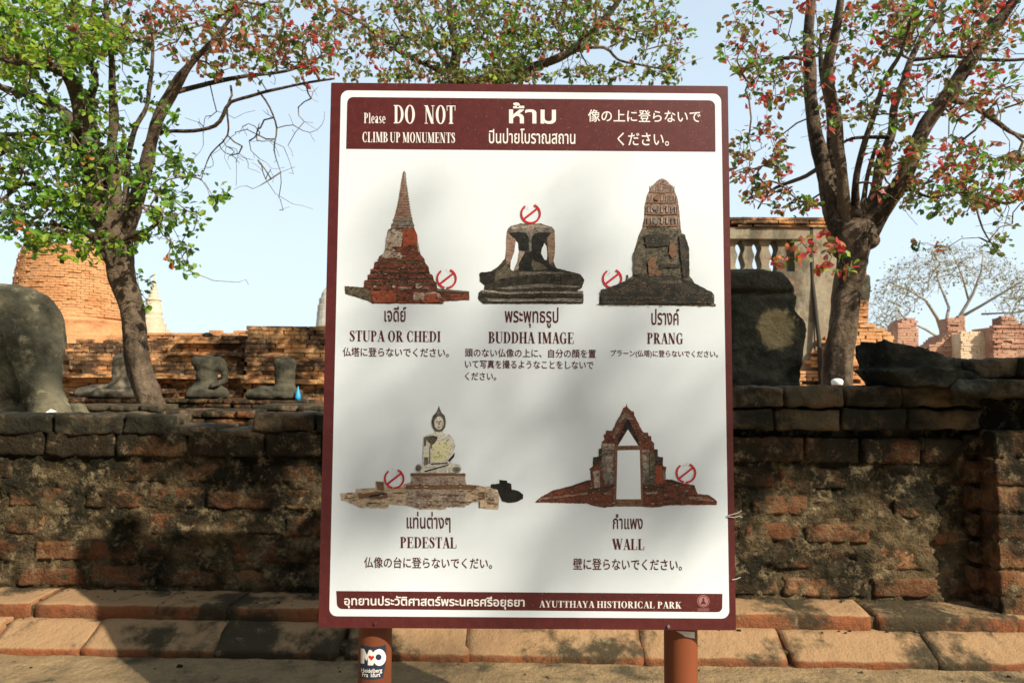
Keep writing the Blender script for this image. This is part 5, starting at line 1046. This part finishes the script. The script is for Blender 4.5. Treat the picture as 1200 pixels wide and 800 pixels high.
# image on a pedestal
D = []
D.append((jag(T(t7, 90, 565, 175, 560, 178, 540, 285, 535, 290, 497, 335, 500, 345, 530, 430, 530, 460, 508, 485, 505, 490, 462, 790, 462, 800, 515, 860, 520, 935, 530, 960, 545, 985, 570, 985, 600, 978, 655, 870, 648, 865, 610, 800, 632, 690, 640, 680, 655, 540, 655, 455, 632, 365, 628, 360, 648, 200, 645, 130, 612, 95, 605), .45, 1), 4))
D.append((jag(T(t7, 935, 515, 985, 510, 985, 490, 1025, 492, 1030, 505, 1052, 512, 1055, 545, 1085, 548, 1118, 570, 1118, 595, 1085, 612, 1040, 618, 1000, 610, 985, 580, 975, 545, 935, 535), .3, 2), 10))
D.append((jag(T(t7, 486, 452, 792, 452, 796, 468, 486, 470), .2, 3), 12)); D.append((jag(T(t7, 496, 472, 784, 472, 800, 512, 484, 514), .3, 4), 1)); D.append((jag(T(t7, 460, 516, 850, 518, 858, 544, 455, 542), .4, 5), 12)); D.append((jag(T(t7, 460, 546, 800, 546, 790, 640, 540, 650, 460, 630), .6, 6), 1))
D.append((jag(T(t7, 190, 572, 290, 555, 350, 560, 362, 590, 310, 600, 240, 592, 195, 598), .4, 7), 12)); D.append((jag(T(t7, 250, 578, 345, 562, 340, 574, 260, 588), .3, 8), 10)); D.append((jag(T(t7, 865, 558, 900, 556, 905, 600, 868, 604), .3, 8), 12)); D.append((jag(T(t7, 905, 560, 960, 570, 985, 595, 910, 600), .4, 8), 1)); D.append((T(t7, 868, 610, 876, 610, 876, 648, 870, 648), 12)); D.append((jag(T(t7, 290, 500, 335, 502, 335, 550, 300, 545), .3, 9), 12))
D += [(jag(T(t7, a, b, a + w, b + 2, a + w, b + 6, a, b + 5), .3, int(a)), m_) for a, b, w, m_ in [(380, 560, 70, 12), (410, 580, 80, 4), (520, 575, 90, 12), (560, 600, 120, 4), (650, 572, 110, 12), (700, 610, 90, 12), (470, 612, 70, 12), (110, 590, 60, 12), (230, 615, 110, 12), (920, 620, 50, 12), (590, 630, 70, 12)]]
D.append((jag(T(t7, 560, 245, 585, 236, 612, 228, 622, 218, 665, 218, 675, 228, 705, 236, 728, 262, 738, 300, 725, 340, 732, 338, 728, 360, 705, 388, 720, 398, 765, 405, 772, 425, 765, 445, 700, 452, 560, 450, 520, 445, 514, 425, 520, 405, 545, 402, 555, 400, 556, 330), .15, 10), 7))
D.append((jag(T(t7, 562, 248, 612, 240, 640, 250, 612, 300, 600, 320, 596, 290, 575, 262, 572, 300, 560, 300), .2, 11), 9)); D.append((jag(T(t7, 605, 295, 640, 270, 700, 280, 715, 310, 690, 370, 640, 390, 600, 385, 608, 340), .2, 12), 8)); D.append((T(t7, 556, 345, 590, 345, 590, 362, 556, 362), 8)); D.append((jag(T(t7, 562, 362, 586, 362, 586, 400, 562, 410), .2, 12), 3)); D.append((jag(T(t7, 735, 336, 730, 362, 706, 388, 694, 382, 712, 362), .1, 13), 10))
D.append((T(t7, 560, 440, 690, 404, 700, 408, 570, 446), 10)); D.append((jag(T(t7, 600, 396, 690, 392, 700, 400, 600, 404), .1, 14), 9)); D.append((el(t7, 530, 422, 16, 20), 3)); D.append((el(t7, 744, 432, 24, 16), 3)); D.append((el(t7, 744, 432, 12, 8), 9)); D.append((T(t7, 592, 300, 596, 300, 594, 400, 589, 400), 9))
D.append((jag(T(t7, 604, 160, 612, 128, 630, 112, 640, 92, 645, 72, 650, 92, 660, 112, 678, 130, 684, 160, 680, 195, 665, 215, 645, 222, 625, 215, 610, 192), .1, 15), 9)); D.append((el(t7, 645, 170, 26, 38), 7)); D.append((T(t7, 618, 190, 628, 206, 645, 212, 662, 206, 672, 190, 668, 212, 645, 222, 622, 212), 9))
D += [(T(t7, 626, 160, 640, 158, 640, 162, 626, 164), 10), (T(t7, 650, 158, 664, 160, 664, 164, 650, 162), 10), (T(t7, 643, 160, 648, 160, 650, 182, 640, 182), 3), (T(t7, 635, 192, 655, 192, 650, 198, 640, 198), 9), (T(t7, 638, 105, 650, 105, 662, 128, 645, 132, 628, 128), 3)]
speckle(D, 150, [12, 1, 4, 2, 5], 4, (1.5, 7), (.4, 1.2), (565, 596))
pxmesh('printed_pedestal_image', D, 3, PM)
# ruined gateway wall
E_ = []
E_.append((jag(T(t8, 36, 612, 60, 590, 135, 548, 175, 540, 240, 522, 290, 510, 335, 492, 348, 490, 345, 440, 340, 428, 358, 415, 360, 362, 392, 358, 392, 315, 408, 312, 410, 275, 425, 265, 418, 238, 432, 232, 434, 210, 468, 214, 480, 190, 490, 165, 520, 115, 530, 85, 545, 78, 548, 60, 554, 80, 580, 105, 588, 100, 592, 125, 610, 160, 640, 222, 668, 224, 672, 242, 686, 242, 690, 270, 706, 285, 704, 315, 722, 320, 724, 358, 752, 362, 754, 412, 772, 418, 768, 440, 768, 488, 800, 486, 850, 505, 930, 520, 950, 568, 1010, 575, 1045, 598, 1056, 612, 1056, 630, 790, 632, 700, 645, 640, 640, 480, 638, 420, 645, 350, 632, 330, 622, 40, 616), .35, 1), 0))
E_.append((T(t8, 497, 322, 627, 322, 632, 598, 490, 598), 11)); E_.append((T(t8, 556, 206, 615, 298, 500, 298), 11)); E_.append((T(t8, 496, 298, 628, 296, 628, 320, 496, 324), 12)); E_.append((T(t8, 484, 300, 498, 300, 491, 598, 476, 600), 12)); E_.append((T(t8, 622, 300, 634, 300, 640, 600, 630, 600), 12)); E_.append((jag(T(t8, 476, 600, 640, 600, 640, 634, 476, 634), .2, 2), 12))
E_.append((jag(T(t8, 540, 110, 556, 118, 585, 150, 560, 150, 545, 135, 520, 160, 500, 215, 478, 260, 470, 250, 495, 180, 520, 130), .3, 3), 3)); E_.append((T(t8, 556, 150, 562, 150, 625, 285, 618, 296, 556, 196, 500, 292, 492, 286, 548, 150), 10)); E_.append((jag(T(t8, 412, 285, 480, 285, 482, 320, 412, 320), .3, 3), 1)); E_.append((jag(T(t8, 410, 325, 478, 325, 476, 510, 425, 514, 408, 420), .6, 4), 3)); E_.append((jag(T(t8, 430, 360, 470, 350, 468, 440, 440, 450), .6, 4), 1)); E_.append((jag(T(t8, 636, 340, 672, 340, 676, 510, 640, 512), .5, 5), 3)); E_.append((jag(T(t8, 636, 345, 660, 345, 662, 420, 640, 420), .5, 5), 1)); E_.append((jag(T(t8, 636, 318, 676, 316, 676, 334, 636, 336), .2, 5), 1)); E_.append((jag(T(t8, 676, 330, 706, 340, 708, 510, 680, 512), .4, 6), 9))
E_.append((jag(T(t8, 360, 362, 392, 360, 394, 400, 362, 402), .2, 6), 2)); E_.append((jag(T(t8, 392, 316, 410, 314, 410, 380, 394, 380), .2, 6), 2)); E_.append((jag(T(t8, 706, 320, 724, 322, 724, 400, 708, 400), .2, 7), 2)); E_.append((jag(T(t8, 726, 362, 752, 364, 754, 410, 728, 408), .2, 7), 2)); E_.append((jag(T(t8, 712, 410, 750, 412, 752, 510, 712, 510), .4, 7), 6)); E_.append((jag(T(t8, 360, 440, 398, 436, 400, 536, 366, 536), .6, 8), 1)); E_.append((jag(T(t8, 752, 430, 768, 440, 768, 488, 756, 488), .3, 8), 3))
E_.append((jag(T(t8, 240, 522, 335, 490, 348, 496, 300, 512, 250, 528), .2, 9), 2)); E_.append((jag(T(t8, 770, 486, 850, 505, 850, 516, 780, 506), .2, 9), 2)); E_.append((T(t8, 882, 545, 888, 545, 866, 590, 864, 630, 858, 630, 860, 590), 3)); E_.append((jag(T(t8, 60, 592, 330, 560, 330, 570, 60, 604), .4, 10), 5)); E_.append((jag(T(t8, 330, 540, 480, 520, 480, 532, 330, 552), .3, 11), 2)); E_.append((jag(T(t8, 640, 520, 760, 524, 780, 540, 640, 540), .3, 12), 2)); E_.append((jag(T(t8, 900, 580, 1000, 590, 1040, 610, 900, 600), .4, 13), 5)); E_.append((jag(T(t8, 420, 560, 460, 562, 460, 570, 420, 570), .2, 14), 1)); E_.append((jag(T(t8, 660, 560, 720, 558, 720, 568, 660, 570), .2, 15), 1))
speckle(E_, 420, [2, 10, 0, 6, 12, 1], 5, (1, 4), (.5, 1.3))
pxmesh('printed_gateway_wall', E_, 3, PM)
# the broken red prohibition rings
for (cx, cy, s) in [(523.4, 326.3, 11.8), (622, 250.3, 11.8), (717.6, 326.4, 11.6), (462, 560.6, 11.8), (804, 554, 11.8)]:
    def arc(a0, a1, r0, r1, n=18): return [(cx + r0 * math.cos(R(a0 + (a1 - a0) * i / n)), cy - r0 * math.sin(R(a0 + (a1 - a0) * i / n))) for i in range(n + 1)] + [(cx + r1 * math.cos(R(a0 + (a1 - a0) * i / n)), cy - r1 * math.sin(R(a0 + (a1 - a0) * i / n))) for i in range(n, -1, -1)]
    u = Vector((math.cos(R(38)), -math.sin(R(38)))); w = Vector((-u.y, u.x)) * 1.15; c = Vector((cx, cy)); a, b = c - u * (s - .6), c + u * (s - .6)
    rr = random.Random(int(cx)); g = []
    for k in range(4):
        x, y = cx - 4 + rr.uniform(-2, 7), cy - s + rr.uniform(-.5, 6); an = rr.uniform(0, 3); dx, dy = 2.4 * math.cos(an), 1.6 * math.sin(an); g.append(([(x, y), (x + dx, y + dy), (x + dx + .4, y + dy + .6), (x + .3, y + .7)], 1))
    pxmesh('prohibition_ring', [(arc(-91 if cx != 622 else -100, 68, s + .2, s - 2.0), 0), (arc(126, 258 if cx != 622 else 262, s + .2, s - 2.0), 0), ([tuple(a - w), tuple(b - w), tuple(b + w), tuple(a + w)], 0)] + g, 7, [M['inkred'], M['inkgrey']])
# --- posts
def postmat(name, c):
    n = N(name); col = n.mix(n.rng(n.noise(5, 5, .6, (1, 1, .3)), .35, .65), c, tuple(q * .62 for q in c)); col = n.mix(n.rng(n.noise(30, 6, .7), .62, .7, 0, .6), col, (.10, .035, .02)); n.bump(n.noise(60, 4), .15, .002); return n.fin(col, .55, .35)
pm_ = postmat('rust_brown_post_paint', (.20, .055, .02)); PYP = SGY + 0.078
for cx in (440, 797.5):
    c = P(cx, 740, PYP); r = 18.8 / 800 * PYP; mb = MB(); n = 40; ztop = P(600, 116, PYP).z
    mb.add([(c.x + r * math.cos(2 * math.pi * j / n), PYP + r * math.sin(2 * math.pi * j / n), z) for z in (0, .4, .8, 1.2, ztop) for j in range(n)], [(i * n + j, i * n + (j + 1) % n, (i + 1) * n + (j + 1) % n, (i + 1) * n + j) for i in range(4) for j in range(n)] + [tuple(4 * n + j for j in range(n))])
    po = mb.build('post', pm_, sign, smooth=False)
    for p in po.data.polygons: p.use_smooth = len(p.vertices) == 4
# wrapped stickers: pixel outline laid on the post's surface
def wrap(cx, lay):
    r = 18.8 / 800 * PYP + 0.0004 + .0003 * lay; ax = P(cx, 740, PYP)
    def f(x, y):
        o = EYE; d = P(x, y, 2.0) - EYE; dx, dy = d.x, d.y; ox, oy = o.x - ax.x, o.y - PYP; a = dx * dx + dy * dy; b = 2 * (ox * dx + oy * dy); c = ox * ox + oy * oy - r * r; D_ = max(0, b * b - 4 * a * c); t = (-b - math.sqrt(D_)) / (2 * a); return o + d * t
    return f
def stick(name, lp, lay, mt, cx=440, parent=None, sub=1.2):
    mb = MB(); f = wrap(cx, lay)
    pts = []
    for l in lp: pts.append(jag(l, 0, 1, sub))
    # add vertical cuts so the sheet follows the curve
    xs = [p[0] for l in pts for p in l]; x0, x1 = min(xs), max(xs); ys = [p[1] for l in pts for p in l]; n = max(1, int((x1 - x0) / 1.8))
    if n == 1: fill(pts, mb, lambda p: f(p[0], p[1]))
    else:
        V = []; F = []; sg = []
        for l in pts:
            ar = sum(l[i - 1][0] * l[i][1] - l[i][0] * l[i - 1][1] for i in range(len(l))); b = len(V); V += [Vector(p) for p in l]; fc = list(range(b, b + len(l))); F.append(fc if ar > 0 else fc[::-1]); sg.append(1 if ar > 0 else -1)
        E2 = []
        for k in range(1, n): x = x0 + (x1 - x0) * k / n; E2.append((len(V), len(V) + 1)); V += [Vector((x, min(ys) - .1)), Vector((x, max(ys) + .1))]
        v2, e2, f2, _, _, of = delaunay_2d_cdt(V, E2, F, 1, 1e-6); keep = [q for q, o in zip(f2, of) if sum(sg[k] for k in o) != 0]; mb.add([f(p[0], p[1]) for p in v2], keep)
    return mb.build(name, mt, parent or sign)
def t3(x, y): return (400 + x / 10, 720 + y / 10)
navy = flatmat('navy_sticker', (.018, .030, .055), .4, .1); swhite = flatmat('sticker_white', (.72, .70, .66), .4, .03)
stk = stick('sticker', [T(t3, 234, 350, 300, 366, 370, 376, 450, 368, 522, 348, 525, 440, 520, 560, 505, 640, 490, 735, 420, 752, 350, 758, 280, 752, 222, 738, 222, 600, 226, 460)], 0, navy)
stk['label'] = 'navy sticker with white M and O and a red heart'
stick('lettering', [T(t3, 228, 390, 268, 398, 300, 470, 325, 408, 352, 412, 372, 440, 400, 410, 410, 470, 372, 590, 310, 590, 312, 500, 296, 540, 272, 500, 268, 570, 226, 565)], 1, swhite, parent=stk)
stick('lettering', [el(t3, 445, 497, 78, 98, 30), el(t3, 436, 495, 36, 36, 20)[::-1]], 1.6, swhite, parent=stk)
stick('lettering', [el(t3, 436, 495, 35, 35, 20)], 2.2, navy, parent=stk)
stick('heart', [T(t3, 352, 534, 322, 500, 320, 484, 330, 476, 344, 478, 353, 488, 364, 477, 378, 478, 386, 488, 382, 504)], 2.8, flatmat('sticker_red', (.5, .02, .02), .4), parent=stk)
def stick_text(text, box, lay=1):
    lp = embolden(font_loops(text, 0), .012); xs = [p[0] for l in lp for p in l]; ys = [p[1] for l in lp for p in l]; x0, x1, y0, y1 = min(xs), max(xs), min(ys), max(ys); f = wrap(440, lay); mb = MB(); bx0, bx1, by0, by1 = box
    def mf(p):
        u = (p[0] - x0) / (x1 - x0); return f(bx0 + (bx1 - bx0) * u, by1 + (by0 - by1) * (p[1] - y0) / (y1 - y0) + 0.9 * (1 - (2 * u - 1) ** 2) - .3)
    fill(lp, mb, mf); return mb.build('lettering', swhite, stk)
stick_text('Heidelberg', (423.3, 447.8, 782.4, 788.6)); stick_text('Frankfurt', (424.4, 445.6, 787.2, 792.4))
def t4(x, y): return (740 + x / 10, 720 + y / 10)
s2 = stick('torn_sticker', [T(t4, 520, 188, 740, 200, 742, 275, 690, 268, 630, 255, 590, 225)], 0.6, swhite, 797.5); s2['label'] = 'torn remnant of a white sticker'
# clamp strap and bolt heads under the board, wire twists at the right edge
zm = N('dull_zinc'); zinc = zm.fin((.30, .28, .26), .45, .5); zm.b.inputs['Metallic'].default_value = .7
for (x, y) in [(783.3, 733.2), (440, 729.5)]:
    c = P(x, y, SGY - .001); mb = MB(); lathe2 = [(c.x + .0045 * math.cos(2 * math.pi * j / 6), SGY - dy, c.z + .0045 * math.sin(2 * math.pi * j / 6)) for dy in (0, .005) for j in range(6)]; mb.add(lathe2, [tuple(6 + j for j in range(6)), ] + [(j, (j + 1) % 6, 6 + (j + 1) % 6, 6 + j) for j in range(6)]); mb.build('bolt_head', zinc if x > 700 else M['maroon_edge'], sign)
wr = flatmat('pale_wire', (.5, .45, .36), .5)
for (y0, pts) in [(0, [(852, 604), (858, 602.5), (864, 601), (869, 598)]), (0, [(853, 605), (860, 606), (866, 604.5), (870, 606)]), (0, [(858, 679), (863, 678), (868, 676)])]:
    mb = MB(); mb.tube([P(x, y, SGY - .004) for x, y in pts], [.0012] * len(pts), 6); mb.build('wire', wr, sign)
